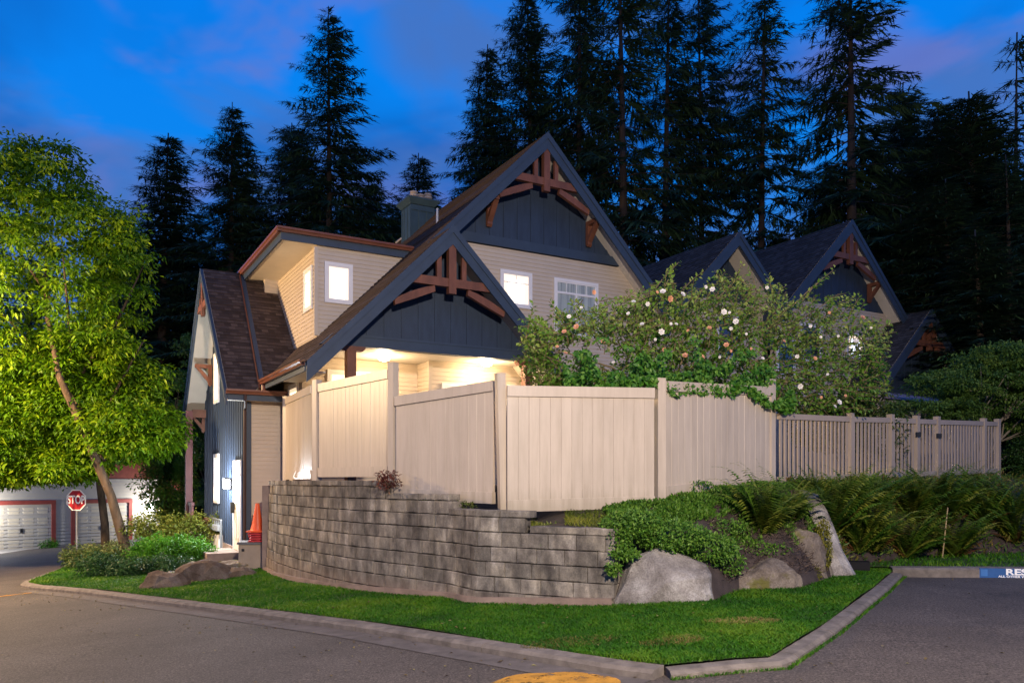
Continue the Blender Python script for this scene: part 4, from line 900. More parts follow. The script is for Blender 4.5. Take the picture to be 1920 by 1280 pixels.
# ------------------------------------------------------------------ foliage tools
def leafcloud(P, D, size, width, rng, up=None, fold=.25, aspect=None):
    """one folded leaf (4 verts, 2 quads->2 tris pair) at each P pointing along D"""
    n = len(P); D = D/np.linalg.norm(D, axis=1, keepdims=True); r = rng.normal(size=(n, 3)) if up is None else up+rng.normal(size=(n, 3))*.45
    S_ = np.cross(D, r); S_ /= np.linalg.norm(S_, axis=1, keepdims=True)+1e-9; U = np.cross(S_, D)
    s = (size*rng.uniform(.65, 1.3, n))[:, None]; w = s*width
    a = P; b = P+D*s*.45+S_*w*.5+U*w*fold; c = P+D*s; d = P+D*s*.45-S_*w*.5+U*w*fold
    V = np.stack([a, b, c, d], 1).reshape(-1, 3); k = np.arange(n)[:, None]*4
    F = np.concatenate([k+np.array([[0, 1, 2]]), k+np.array([[0, 2, 3]])], 1).reshape(-1, 3); return V, F
def mergeVF(parts):
    V = []; F = []; T = []; k = 0
    for v, f, t in parts: V.append(v); F.append(f+k); T.append(t); k += len(v)
    return np.concatenate(V), np.concatenate(F), np.concatenate(T)
def unit(v): return v/np.linalg.norm(v)
def sph(n, rng):
    v = rng.normal(size=(n, 3)); return v/np.linalg.norm(v, axis=1, keepdims=True)
# ------------------------------------------------------------------ conifers
M_bark = mat('conifer_bark', (.060, .042, .032), .95, .35, 3., bump=2., bscale=12, stretch=(2, 2, .4))
M_con = leafmat('conifer_needles', (.012, .036, .018), (.030, .072, .034), (.065, .125, .055), .12, .6)
def conifer(H, Rr, seed, bare=.12, droop=.35, dens=1., sparse=0.):
    r = np.random.default_rng(seed); V = []; F = []; T = []; k = 0
    tr = MB(); lean = r.uniform(-.012, .012, 2); tp = [(lean[0]*H*t*t, lean[1]*H*t*t, H*t) for t in np.linspace(0, 1, 12)]; tr.tube(tp, [max(.02, .011*H*(1-t)**.9) for t in np.linspace(0, 1, 12)], 8)
    h = bare*H; P = []; D = []; S_ = []; br = MB(); ph = r.uniform(0, 6)
    lopside = r.uniform(.0, .3); la = r.uniform(0, 6.28)
    while h < H*.985:
        q = h/H; Lr = 1.45*Rr*(1-q)**.72*(.55+.45*min(1, (q-bare)/.15+.25)); nbr = r.integers(4, 7)
        for b in range(nbr):
            if r.random() < sparse*.5: continue
            az = ph+b*2*math.pi/nbr+r.uniform(-.4, .4); L = Lr*r.uniform(.55, 1.2)*(1+lopside*math.cos(az-la)); L = max(L, .25)
            el0 = (.35 if q > .8 else .05)-droop*(1-q)*r.uniform(.3, 1.2); n = max(3, int(L/.42)); pts = []; p = np.array([lean[0]*H*q*q, lean[1]*H*q*q, h+r.uniform(-.12, .12)])
            el = el0
            for i in range(n+1):
                pts.append(p.copy()); t = i/n; e = el-.55*droop*math.sin(t*2.4)+.75*droop*max(0, t-.55); d = np.array([math.cos(az)*math.cos(e), math.sin(az)*math.cos(e), math.sin(e)]); p = p+d*L/n; az += r.uniform(-.06, .06)
            br.tube(pts, [max(.008, .010*L*(1-i/(n+.5))) for i in range(n+1)], 3, False)
            for i in range(n):
                t = (i+.5)/n
                if t < .12 and L > 1.2: continue
                a, bb_ = pts[i], pts[i+1]; d = unit(bb_-a); sd = unit(np.cross(d, [0, 0, 1])); tw = (.28+.55*min(L, 3.)*.33)*(1-.65*t)+.12
                m = max(2, int(5.2*dens*L/n/.42))
                for s in (-1, 1):
                    for j in range(m):
                        f = r.random(); pp = a+(bb_-a)*f; dd = unit(d*r.uniform(.35, 1.0)+sd*s*r.uniform(.5, 1.1)+np.array([0, 0, r.uniform(-.65, .12)]))
                        P.append(pp); D.append(dd); S_.append(1.25*tw*r.uniform(.6, 1.25))
                for j in range(1+int(dens)):    # hanging sprays
                    P.append(a+(bb_-a)*r.random()); D.append(unit(np.array([r.normal()*.4, r.normal()*.4, -1.])+d*.4)); S_.append(tw*r.uniform(.4, .9))
        h += (.30+.22*(1-q))*r.uniform(.75, 1.3)*(H/26)**.3/max(.6, dens**.4)
    P = np.array(P); D = np.array(D); s = np.array(S_); n = len(P)
    # each twig: a drooping feathered blade of 3 narrow leaves
    up = np.tile([0, 0, 1.], (n, 1)); Sd = np.cross(D, up+r.normal(size=(n, 3))*.25); Sd /= np.linalg.norm(Sd, axis=1, keepdims=True); parts = []
    V1, F1 = _blade(P, D, Sd, s, .20, r); t0 = r.random(n); parts.append((V1, F1, np.repeat(t0, 1)))
    for sgn in (-1, 1):
        for f in (.25, .55):
            d2 = D*.75+Sd*sgn*.75; d2 /= np.linalg.norm(d2, axis=1, keepdims=True); V2, F2 = _blade(P+D*(s*f)[:, None], d2, np.cross(d2, up), s*.45*(1.1-f), .26, r); parts.append((V2, F2, t0))
    V, F, T = mergeVF(parts); return tr.mesh('trunk', True), br.mesh('branches'), npmesh('crown', V, F, T)
def _blade(P, D, Sd, s, w, r):
    s = s[:, None]; Sd = Sd/(np.linalg.norm(Sd, axis=1, keepdims=True)+1e-9); a = P-Sd*s*w*.35; b = P+Sd*s*w*.35+D*s*.3; c = P+D*s+np.array([0, 0, -1])*s*.12
    V = np.stack([a, b, c], 1).reshape(-1, 3); return V, np.arange(len(P)*3).reshape(-1, 3)
CV = [conifer(28, 4.3, 1, .10, .45, 1.0, .2), conifer(26, 3.9, 2, .12, .35, 1.0, .2), conifer(30, 5.0, 3, .22, .5, .9, .5), conifer(24, 3.2, 4, .06, .3, 1.1, .1), conifer(29, 4.8, 5, .34, .55, .85, .5), conifer(16, 2.4, 6, .05, .2, .5, .7)]
CH = [28, 26, 30, 24, 29, 16]
def put_conifer(px, ytop, d, v, wide, label, group='conifers behind the houses'):
    x = (px-960)/1480*d; zt = 1.72+(900-ytop)*d/1480; z0 = g(x)-.3; H = zt-z0; s = H/CH[v]
    o = thing('conifer_tree', label, 'tree', (x, d, z0), random.uniform(0, 6.28), group); k_ = s*wide*(1.42 if px < 900 else 1.15 if px < 1640 else 1.5); o.scale = (k_, k_, s)
    t, b, c = CV[v]
    to = link('trunk', t, M_bark, o); link('branches', b, M_bark, to, kind='stuff'); link('crown', c, M_con, o)
CT = [(300, 247, 50, 3, 1.25, 'narrow conifer rising just right of the leafy street tree, shortest of the left group'),
 (250, 420, 60, 1, 1.1, 'low conifer half hidden behind the right edge of the leafy street tree'),
 (432, 186, 47, 0, .95, 'conifer left of centre whose top leans slightly above the wing roof ridge'),
 (372, 400, 56, 1, 1.2, 'small conifer between the two taller ones on the left'),
 (618, 4, 45, 2, .86, 'tallest conifer of the left group, its spire almost touching the top of the picture'),
 (540, 235, 50, 0, 1.2, 'broad conifer against the left side of the tallest spire'),
 (690, 330, 55, 3, 1.4, 'dark conifer low between the tallest spire and the chimney'),
 (498, 420, 58, 1, 1.3, 'low dark conifer above the dormer roof corner'),
 (778, 283, 62, 3, 1.1, 'small pointed conifer directly behind the chimney pots'),
 (730, 380, 60, 0, 1.1, 'low conifer just left of the chimney'),
 (903, 84, 46, 3, 1.05, 'slim pointed conifer between the chimney and the main gable peak'),
 (1000, -20, 44, 0, 1.0, 'tall conifer rising straight behind the main gable peak'),
 (950, 250, 60, 1, 1.1, 'shorter conifer filling the gap left of the gable peak'),
 (1085, -140, 42, 2, .9, 'tall dense conifer just right of the main gable peak'),
 (1172, -190, 40, 4, .95, 'tall conifer with a bare lower trunk visible right of the main gable'),
 (1245, -120, 44, 4, .9, 'second conifer with a long bare trunk right of the main gable'),
 (1318, -90, 46, 2, .75, 'thin conifer standing above the first neighbouring gable'),
 (1425, -75, 42, 2, .85, 'tall open conifer between the two neighbouring gables'),
 (1372, 90, 60, 0, 1.1, 'background conifer between two taller trunks above the neighbouring roofs'),
 (1495, 180, 62, 1, 1.1, 'background conifer left of the widest tree'),
 (1598, -150, 38, 4, 1.2, 'widest conifer with long sweeping boughs above the second neighbouring gable'),
 (1690, 160, 52, 1, 1.2, 'conifer right of the widest tree, its top level with mid sky'),
 (1902, 62, 40, 5, .8, 'sparse thin topped conifer at the right edge of the picture'),
 (1745, 190, 40, 0, 1.3, 'dark rounded conifer in the right hand tree mass'),
 (1838, 170, 36, 3, 1.6, 'bushy dark conifer near the right edge'),
 (1780, 330, 32, 0, 1.5, 'nearer dark conifer standing over the maple on the right'),
 (1900, 290, 30, 2, 1.2, 'near dark conifer at the right edge, reaching the ground behind the fence'),
 (1700, 400, 36, 1, 1.6, 'lower dark conifer right of the second neighbouring gable'),
 (1845, 430, 27, 3, 1.8, 'low dark conifer behind the hedge at the right edge'),
 (1120, 160, 58, 0, 1.2, 'background conifer filling behind the right slope of the main gable'),
 (1210, 200, 60, 1, 1.2, 'background conifer seen between the two bare trunks'),
 (1290, 260, 62, 0, 1.2, 'background conifer above the roof vents of the neighbouring house'),
 (1540, 300, 60, 3, 1.4, 'background conifer low beside the second neighbouring peak'),
 (330, 430, 62, 0, 1.2, 'background conifer in the dark row left of the wing roof'), (585, 360, 56, 3, 1.5, 'background conifer right behind the tallest left spire'), (655, 470, 60, 1, 1.3, 'low background conifer above the dormer gutter'), (470, 330, 60, 3, 1.3, 'background conifer left of the broad one, half hidden'), (745, 450, 52, 0, 1.0, 'low background conifer touching the chimney side'), (395, 480, 52, 3, 1.5, 'lowest dark conifer just above the wing roof ridge'), (1655, 330, 48, 3, 1.8, 'dark background conifer right of the second neighbouring peak'), (1860, 300, 45, 0, 1.4, 'tall dark background conifer in the right hand mass'), (1735, 400, 40, 3, 2., 'low dense dark conifer above the patio cover'), (180, 480, 70, 0, 1.2, 'background conifer behind the leafy street tree'), (60, 470, 75, 1, 1.2, 'distant conifer at the left behind the street tree')]
for a in CT: (None if a[0] in (1120, 1210, 1290, 1372, 1495) else put_conifer(*a))
# ------------------------------------------------------------------ broadleaf trees
M_bark2 = mat('mossy_bark', (.075, .050, .032), .95, .75, 4., bump=2.5, bscale=14, stretch=(1, 1, .35))
M_leafT = leafmat('street_tree_leaves', (.026, .085, .002), (.105, .235, .004), (.30, .42, .012), .45)
def clumps(C, Rc, per, leaf, wid, r, flat=.5, droop=.5, layers=None):
    """leaf sprays: each clump centre C gets short twigs radiating outward with leaves along them"""
    n = len(C); m = n*per; ci = np.repeat(np.arange(n), per); d = sph(m, r); d[:, 2] *= flat; rad = r.random(m)**.6; P = C[ci]+d*(Rc[ci]*rad)[:, None]
    D = d+r.normal(size=(m, 3))*.5; D[:, 2] -= droop; V, F = leafcloud(P, D, leaf, wid, r, up=np.array([0, 0, 1.]))
    ct = r.random(n); T = np.clip(ct[ci]*.55+r.random(m)*.45, 0, 1); return V, F, np.repeat(T, 2)
def inell(n, c, rad, r, shell=.55):
    d = sph(n, r); k = (shell+(1-shell)*r.random(n)**.7)[:, None]; return np.array(c)+d*k*np.array(rad)
r = np.random.default_rng(11)
T1 = thing('street_tree', 'large leafy green street tree with a leaning mossy trunk on the lit grass corner', 'tree', (-11.0, 22.7, g(-11)+.05))
tk = MB(); tp = [(0, 0, -.2), (-.12, -.1, .7), (-.38, -.3, 2.0), (-.90, -.6, 3.6), (-1.50, -.9, 5.3), (-2.1, -.5, 7.2), (-2.4, 0, 9.3)]; tk.tube(tp, [.20, .14, .12, .105, .09, .06, .03], 12)
lim = []
for (a, b, c) in [((-.9, -.4, 3.6), (-.4, .2, 5.2), (.2, .5, 6.6)), ((-1.1, -.4, 4.3), (-2.4, .2, 5.8), (-4.0, .4, 7.4)), ((-1.45, -.1, 5.3), (-.6, .4, 7), (.2, .5, 8.8)), ((-1.9, -.1, 7.2), (-2.8, -.3, 8.6), (-3.5, -.3, 10)), ((-.6, -.2, 3.0), (-1.8, .3, 4.2), (-3.0, .6, 5.0)), ((-1.6, -.1, 5.8), (-1.2, -1.0, 7.), (-1., -1.6, 8.4))]:
    lim.append((a, b, c)); tk.tube([a, b, c], [.05, .04, .015], 7)
tk.build('trunk', M_bark2, T1, smooth=True)
Cs = []
def addc(n, c, rad, sh=.6): Cs.append(inell(n, c, rad, r, sh))
addc(560, (-3.0, .4, 8.3), (3.25, 2.4, 4.1), .55); addc(300, (-1.8, .9, 5.2), (2.3, 1.8, 2.0), .45); addc(240, (-.35, .5, 3.95), (1.5, 1.5, .95), .4); addc(240, (-4.2, .5, 4.3), (2.8, 1.6, 1.5), .4); addc(90, (-2.2, .7, 3.2), (1.9, .8, .7), .3); addc(80, (-4.0, .4, 2.8), (1.5, .9, .55), .3); addc(14, (-1.95, -.2, 2.75), (.4, .3, .2), .2)
C = np.concatenate(Cs); Rc = r.uniform(.30, .62, len(C)); V, F, T = clumps(C, Rc*1.05, 78, .185, .36, r, .5, .6)
link('crown', npmesh('crown', V, F, T), M_leafT, T1)
T2 = thing('street_tree', 'second street tree with a straight slender trunk behind the STOP sign', 'tree', (-12.85, 25.0, g(-12.8)+.05))
tk = MB().tube([(0, 0, -.2), (-.05, 0, 1.2), (-.22, 0, 2.6), (-.2, 0, 4.2), (-.6, 0, 6.)], [.15, .12, .11, .09, .04], 10); tk.build('trunk', M_bark2, T2, smooth=True)
C = np.concatenate([inell(110, (-.6, -.3, 4.9), (2.4, 1.8, 1.8), r, .5), inell(50, (-2.6, -.5, 3.7), (1.7, 1.2, .9), r, .4), inell(30, (-.7, -.8, 3.0), (.9, .7, .5), r, .3)]); V, F, T = clumps(C, r.uniform(.3, .6, len(C)), 100, .13, .42, r, .55, .55)
link('crown', npmesh('crown', V, F, T), M_leafT, T2)
M_leafM = leafmat('maple_leaves', (.038, .09, .018), (.09, .18, .03), (.2, .3, .06), .4)
M_leafR = leafmat('mixed_tree_leaves', (.03, .10, .010), (.075, .19, .016), (.22, .16, .04), .4)
def simple_tree(name, label, loc, H, c_list, m, leaf, per, seed, trunk_r=.08, flat=.5, cat='tree', group=None, lr=(.25, .5), bark=None):
    r = np.random.default_rng(seed); o = thing(name, label, cat, loc, 0, group); tk = MB()
    for (c, rad, n) in c_list:
        tk.tube([(random.uniform(-.05, .05), random.uniform(-.05, .05), 0), (c[0]*.4, c[1]*.4, c[2]*.5), tuple(c)], [trunk_r, trunk_r*.7, trunk_r*.25], 6)
        for k in range(4): e = inell(1, c, rad, r, .7)[0]; tk.tube([(c[0]*.5, c[1]*.5, c[2]*.55), tuple(e)], [trunk_r*.4, .008], 5)
    tk.build('trunk', bark or M_bark2, o, smooth=True)
    C = np.concatenate([inell(n, c, rad, r, .45) for c, rad, n in c_list]); V, F, T = clumps(C, r.uniform(*lr, len(C)), per, leaf, .45, r, flat, .4); link('crown', npmesh('crown', V, F, T), m, o)
simple_tree('tree', 'loose green tree with reddish tips between the street tree and the side porch', (-12.75, 29, g(-13)), 5, [((0, 0, 3.9), (1.2, 1.3, 1.4), 90), ((.1, 0, 2.3), (1.0, 1.2, 1.1), 70), ((.4, 0, 5.6), (1.0, 1.0, 1.3), 40), ((.1, 0, 1.0), (.9, 1, .7), 50)], M_leafR, .13, 70, 21)
simple_tree('tree', 'dark leafy tree behind the left barge of the wing roof', (-13.2, 36, g(-13)), 8, [((0, 0, 6.3), (2.2, 1.6, 2.0), 110), ((-.6, 0, 8.6), (1.4, 1.2, 1.4), 50), ((-1.6, 0, 4.5), (1.8, 1.5, 1.5), 70)], M_leafM, .16, 70, 22)
simple_tree('maple_tree', 'wide layered maple with fine foliage beyond the picket fence at the right', (11.6, 19.9, 1.75), 4, [((0, 0, 2.35), (1.8, 1.3, .45), 70), ((-1.1, -.2, 1.7), (1.4, 1.0, .35), 50), ((1.6, .2, 1.75), (1.3, 1.2, .5), 55), ((.6, 0, 3.0), (1.2, 1.0, .4), 45), ((1.6, 0, 2.7), (1.4, 1, .5), 45), ((2.5, .3, 1.2), (1.2, 1, .6), 45)], M_leafM, .085, 150, 23, .05, .30, lr=(.25, .45), bark=mat('pale_bark', (.20, .17, .13), .9))
simple_tree('hedge', 'dense dark hedge at the right end of the picket fence', (12.9, 19.2, 1.6), 2, [((0, 0, .7), (.75, .7, .95), 110), ((1.3, .3, .9), (.9, .8, 1.2), 110), ((2.6, .8, 1.0), (1.0, .9, 1.4), 110)], leafmat('hedge_leaves', (.010, .030, .008), (.022, .06, .010), (.05, .11, .02), .2), .06, 120, 24, .03, .9, cat='hedge', lr=(.18, .3))
simple_tree('garden_shrub', 'upright bristly shrub behind the picket fence below the rose canes', (6.9, 16.2, 1.6), 2, [((0, 0, 1.4), (.6, .5, .7), 40), ((.7, .2, 1.2), (.5, .4, .9), 40), ((-.6, 0, 1.2), (.5, .4, .6), 30)], leafmat('bristle_leaves', (.02, .05, .012), (.06, .10, .02), (.16, .17, .05), .3), .09, 70, 25, .02, .9, cat='shrub', lr=(.15, .3))
# clipped shrubs of the corner bed
M_hedge = leafmat('bright_shrub_leaves', (.022, .095, .006), (.055, .20, .010), (.12, .32, .02), .35)
simple_tree('shrub', 'rounded bright green shrub to the right of the leaning tree trunk', (-8.75, 20.0, g(-9)+.05), 1.2, [((0, 0, .48), (.75, .65, .42), 120), ((.6, .2, .42), (.5, .5, .38), 60), ((-.5, .1, .38), (.45, .5, .34), 50)], M_hedge, .075, 75, 31, .03, .9, cat='shrub', lr=(.14, .26), group='shrubs in the corner bed')
simple_tree('shrub', 'taller yellow green arching shrub behind the rounded one', (-10.3, 23.0, g(-10)+.05), 1.4, [((0, 0, .95), (1.0, .7, .5), 70), ((1.2, .3, .85), (.9, .6, .5), 60)], leafmat('yellow_shrub_leaves', (.05, .09, .01), (.12, .16, .02), (.26, .27, .05), .35), .09, 60, 32, .03, .8, cat='shrub', lr=(.2, .35), group='shrubs in the corner bed')
simple_tree('shrub', 'low dark leaved shrub in front of the rounded one at the lawn edge', (-9.0, 18.9, g(-9)+.05), .6, [((0, 0, .22), (.75, .35, .22), 70), ((-1.0, .3, .25), (.6, .4, .25), 50), ((.9, .1, .25), (.5, .4, .25), 40)], leafmat('dark_shrub_leaves', (.010, .035, .012), (.025, .075, .022), (.06, .14, .04), .25), .07, 60, 33, .015, .8, cat='shrub', lr=(.12, .22), group='shrubs in the corner bed')
simple_tree('shrub', 'variegated pale edged shrub between the two tree trunks', (-11.5, 22.4, g(-11.5)+.05), .8, [((0, 0, .35), (.7, .5, .35), 60), ((-.9, .4, .3), (.6, .5, .3), 45)], leafmat('variegated_leaves', (.02, .06, .012), (.08, .13, .03), (.30, .30, .12), .3), .08, 60, 34, .015, .8, cat='shrub', lr=(.14, .26), group='shrubs in the corner bed')
simple_tree('shrub', 'little red leaved shrub on the block wall under the fence post', (-1.95, 12.45, 1.50), .4, [((0, 0, .22), (.22, .15, .13), 16)], leafmat('red_leaves', (.06, .015, .012), (.13, .04, .03), (.22, .09, .06), .3), .06, 22, 35, .008, .8, cat='shrub', lr=(.06, .12))
simple_tree('driveway_weeds', 'small clump of weeds between the two garage doors', (-22.6, 38.6, gz), .4, [((0, 0, .25), (.5, .3, .2), 25)], M_hedge, .1, 30, 36, .01, .8, cat='plant', lr=(.12, .2))
simple_tree('shrub', 'tiny potted shrub at the left edge by the garage', (-24.0, 35.4, gz-.05), .8, [((0, 0, .6), (.45, .4, .4), 30)], M_hedge, .1, 40, 37, .02, .8, cat='plant', lr=(.15, .25))
# ------------------------------------------------------------------ rose bush over the fence
r = np.random.default_rng(42)
RB = thing('rose_bush', 'sprawling rambling rose bush in white and peach bloom spilling over the tan fence', 'shrub', (0, 0, 0))
M_rose = leafmat('rose_leaves', (.042, .14, .010), (.13, .26, .026), (.33, .40, .09), .32, .42); M_cane = mat('rose_canes', (.16, .12, .06), .8, .3)
M_petw = mat('white_petals', (.80, .76, .70), .5, .05); M_petp = mat('peach_petals', (.72, .36, .20), .5, .1)
top = [(975, 660), (1000, 615), (1060, 590), (1120, 575), (1170, 560), (1220, 545), (1300, 540), (1370, 525), (1440, 535), (1500, 560), (1560, 555), (1610, 575), (1660, 640)]
bot = [(975, 690), (1020, 730), (1100, 745), (1220, 720), (1260, 735), (1330, 735), (1400, 735), (1450, 760), (1520, 785), (1600, 780), (1660, 720)]
def ipl(tb, x): return float(np.interp(x, [p[0] for p in tb], [p[1] for p in tb]))
def r3(px, py, d): return np.array([(px-960)/1480*d, d, 1.72+(900-py)/1480*d])
def dbase(px): return 12.6+(px-975)/685*2.9
sprays = []; cane = MB()
for i in range(1750):
    px = 985+670*r.random(); t, b = ipl(top, px)-8+30*mnoise.noise(Vector((px/28, 1, 0)))+14*mnoise.noise(Vector((px/9, 5, 0))), ipl(bot, px); f = r.random()**.8; py = t+(b-t)*f
    # gaps that show what stands behind
    if ((px-1125)/38)**2+((py-668)/26)**2 < 1 or ((px-1075)/35)**2+((py-655)/20)**2 < 1 or (px < 1150 and 690 < py < 715 and r.random() < .5): continue
    d = dbase(px)+r.uniform(-.4, 1.2); p = r3(px, py, d); dr = np.array([(px-1280)/500+r.normal()*.5, -.35+r.normal()*.35, .35+r.normal()*.4-.6*f]); sprays.append((p, unit(dr), r.uniform(.25, .55), f))
for (x0, y0, x1, y1) in [(1215, 560, 1272, 492), (1240, 560, 1262, 505), (1480, 580, 1563, 506), (1500, 570, 1545, 520), (1590, 600, 1612, 555), (1600, 640, 1665, 608), (1345, 560, 1400, 512), (1150, 590, 1190, 545), (985, 640, 1000, 575), (1300, 570, 1330, 530), (1450, 560, 1440, 520), (1560, 590, 1600, 560), (1620, 700, 1650, 650), (1010, 620, 975, 612)]:
    a, b = r3(x0, y0, dbase(x0)), r3(x1, y1, dbase(x1)-.1); n = 7
    for k in range(n):
        t = k/(n-1); sprays.append((a+(b-a)*t, unit(b-a), .16, 0.))
    cane.tube([tuple(a), tuple((a+b)/2+np.array([0, 0, .04])), tuple(b)], [.014, .010, .005], 5)
P = []; D = []; U = []; T = []
for p, d, L, f in sprays:
    m = max(4, int(L/.028)); q = p-d*L*.5; dd = d.copy(); tint = r.random()*.5+(.25 if f < .45 else 0)
    if L > .2: cane.tube([tuple(q), tuple(q+dd*L*.5+np.array([0, 0, .03])), tuple(q+dd*L)], [.008, .006, .003], 4, False)
    for k in range(m):
        t = k/m; pp = q+dd*L*t; sd = unit(np.cross(dd, r.normal(size=3))); P.append(pp+sd*.015); D.append(unit(sd*.9+dd*.6+np.array([0, 0, -.15]))); T.append(min(1, tint+r.random()*.35))
P, D, T = np.array(P), np.array(D), np.array(T); V, F = leafcloud(P, D, .080, .58, r, up=np.array([0, -.5, .8])); link('foliage', npmesh('foliage', V, F, np.repeat(T, 2)), M_rose, RB)
# darker broad leaved undergrowth near the fence top
P = []
while len(P) < 8000:
    px = r.uniform(1060, 1490); f = abs(r.normal())*55; py = ipl(bot, px)-f+(5 if px > 1215 else -6)+8*mnoise.noise(Vector((px/22, 3, 0))); w = mnoise.noise(Vector((px/34, py/26, 0)))
    if w+.42 < f/110: continue
    fd = float(np.interp(px, [1060, 1225, 1450, 1500], [11.9, 11.8, 13.6, 14.1])); P.append(r3(px, py, fd+(r.uniform(-.22, -.06) if py > ipl(bot, px)-14 else r.uniform(-.1, .9))))
P = np.array(P); n = len(P)
D = r.normal(size=(n, 3)); D[:, 2] -= .4; V, F = leafcloud(P, D, .072, .68, r, up=np.array([0, -.8, .6])); link('undergrowth', npmesh('undergrowth', V, F, np.repeat(r.random(n), 2)), leafmat('broad_leaves', (.022, .095, .008), (.055, .18, .014), (.14, .28, .035), .25), RB)
for (pts_) in [[(1240, 770), (1290, 650), (1350, 610), (1420, 590)], [(1420, 770), (1450, 660), (1500, 600), (1560, 560)], [(1380, 770), (1300, 680), (1275, 690)], [(1440, 760), (1500, 750), (1560, 720), (1600, 680)], [(1240, 780), (1150, 690), (1060, 660), (1000, 650)], [(1440, 790), (1480, 700), (1540, 680), (1610, 690)], [(1200, 720), (1208, 640), (1215, 580)], [(1330, 750), (1380, 640), (1480, 600)]]:
    w = [tuple(r3(x, y, dbase(x)+.1)) for x, y in pts_]; cane.tube(w, [.022-.016*i/(len(w)-1) for i in range(len(w))], 6)
cane.build('canes', M_cane, RB)
def bloom(rad):
    mb = MB()
    for ring, (k, rr, zz) in enumerate(((6, 1., .0), (5, .7, .18), (4, .4, .34))):
        for i in range(k):
            a = 2*math.pi*i/k+ring*.5; c, s = math.cos(a), math.sin(a); c2, s2 = math.cos(a+.55), math.sin(a+.55); c3, s3 = math.cos(a-.55), math.sin(a-.55)
            mb.add([(0, 0, zz*rad), (c3*rr*rad*.8, s3*rr*rad*.8, (zz+.28)*rad), (c*rr*rad*1.05, s*rr*rad*1.05, (zz+.35)*rad), (c2*rr*rad*.8, s2*rr*rad*.8, (zz+.28)*rad)], [(0, 1, 2, 3)])
    return mb.mesh('flower')
BW = bloom(.062); BP = bloom(.066); BW.materials.append(M_petw); BP.materials.append(M_petp)
FL = [(1268, 608, 0), (1240, 622, 0), (1229, 636, 0), (1232, 548, 1), (1243, 547, 0), (1280, 552, 0), (1256, 560, 1), (1357, 585, 0), (1368, 586, 0), (1258, 607, 0), (1380, 603, 0), (1371, 616, 0), (1399, 626, 0), (1520, 612, 0), (1495, 668, 0), (1362, 647, 1), (1370, 658, 1), (1285, 667, 1), (1315, 669, 1), (1408, 654, 1), (1349, 669, 0), (1311, 693, 0), (1096, 703, 0), (1058, 622, 1), (1081, 613, 1), (1113, 548, 1), (1090, 577, 0), (1067, 594, 0), (1188, 566, 0), (1215, 570, 0), (1552, 702, 0), (1500, 724, 0), (1453, 730, 0), (1462, 759, 0), (1565, 762, 0), (1573, 754, 0), (1528, 672, 1), (1555, 586, 1), (1617, 596, 1), (1633, 614, 0), (1539, 632, 0), (1572, 630, 0), (1605, 640, 0), (1323, 538, 0), (1438, 539, 0), (1336, 543, 0), (1178, 588, 0), (1204, 608, 0), (1290, 620, 1), (1180, 655, 0), (1203, 680, 0), (1212, 712, 1), (1150, 680, 0), (1245, 655, 1), (1330, 615, 1), (1470, 640, 1), (1430, 672, 0), (1130, 640, 1), (1045, 650, 1), (1060, 662, 1), (1585, 742, 1), (1540, 745, 1)]
for x, y, k in FL:
    p = r3(x, y, dbase(x)-.55); f = link('flower', BP if k else BW, None, RB); f.location = p; f.rotation_euler = (R(random.uniform(40, 110)), random.uniform(-.4, .4), random.uniform(-.6, .6)); s = random.choice([.45, .55, .65, .8, .9]); f.scale = (s, s, s)
# ------------------------------------------------------------------ ferns, ground cover, grasses on the bank
M_fern = leafmat('fern_fronds', (.055, .14, .014), (.15, .27, .028), (.38, .40, .06), .45); M_fernb = leafmat('dead_fronds', (.06, .025, .010), (.13, .05, .02), (.20, .09, .035), .2)
def fern(seed, n=34, L=1.0, lift=.9, dead=5, green=True):
    r = np.random.default_rng(seed); parts = []
    for i in range(n):
        az = r.uniform(0, 2*math.pi); l = L*r.uniform(.6, 1.1); e = lift*r.uniform(.55, 1.25); k = 16; p = np.array([0, 0, .03]); pts = []; dr = np.array([math.cos(az), math.sin(az), 0])
        for j in range(k+1):
            t = j/k; ang = e-1.5*t*t*t*r.uniform(.8, 1.2)*(.5+.5*lift); pts.append(p.copy()); p = p+(dr*math.cos(ang)+np.array([0, 0, math.sin(ang)]))*l/k
        pts = np.array(pts); sd = np.array([-dr[1], dr[0], 0]); P = []; D = []; S_ = []
        for j in range(1, k):
            t = j/k; w = l*.17*(math.sin(math.pi*min(1, t*1.15+.08))**.7+.08)
            for s in (-1, 1):
                for h in (0, .5): P.append(pts[j]+(pts[j+1]-pts[j])*h); D.append(unit(sd*s+dr*.3+np.array([0, 0, r.uniform(-.35, -.05)]))); S_.append(w)
        P, D, S_ = np.array(P), np.array(D), np.array(S_); a = P; tang = unit(dr)*.022*L; V = np.stack([P-tang, P+D*S_[:, None], P+tang], 1).reshape(-1, 3); F = np.arange(len(V)).reshape(-1, 3); tn = r.random()
        parts.append((V, F, np.clip(tn+r.normal(size=len(F))*.1, 0, 1)))
    return mergeVF(parts)
FM = []
for k in range(4):
    V, F, T = fern(100+k, 40, 1.0, (1.25, 1.1, 1.35, .95)[k]); FM.append(npmesh('fronds', V, F, T))
V, F, T = fern(120, 7, .6, .7); FD = npmesh('dead_fronds', V, F, T)
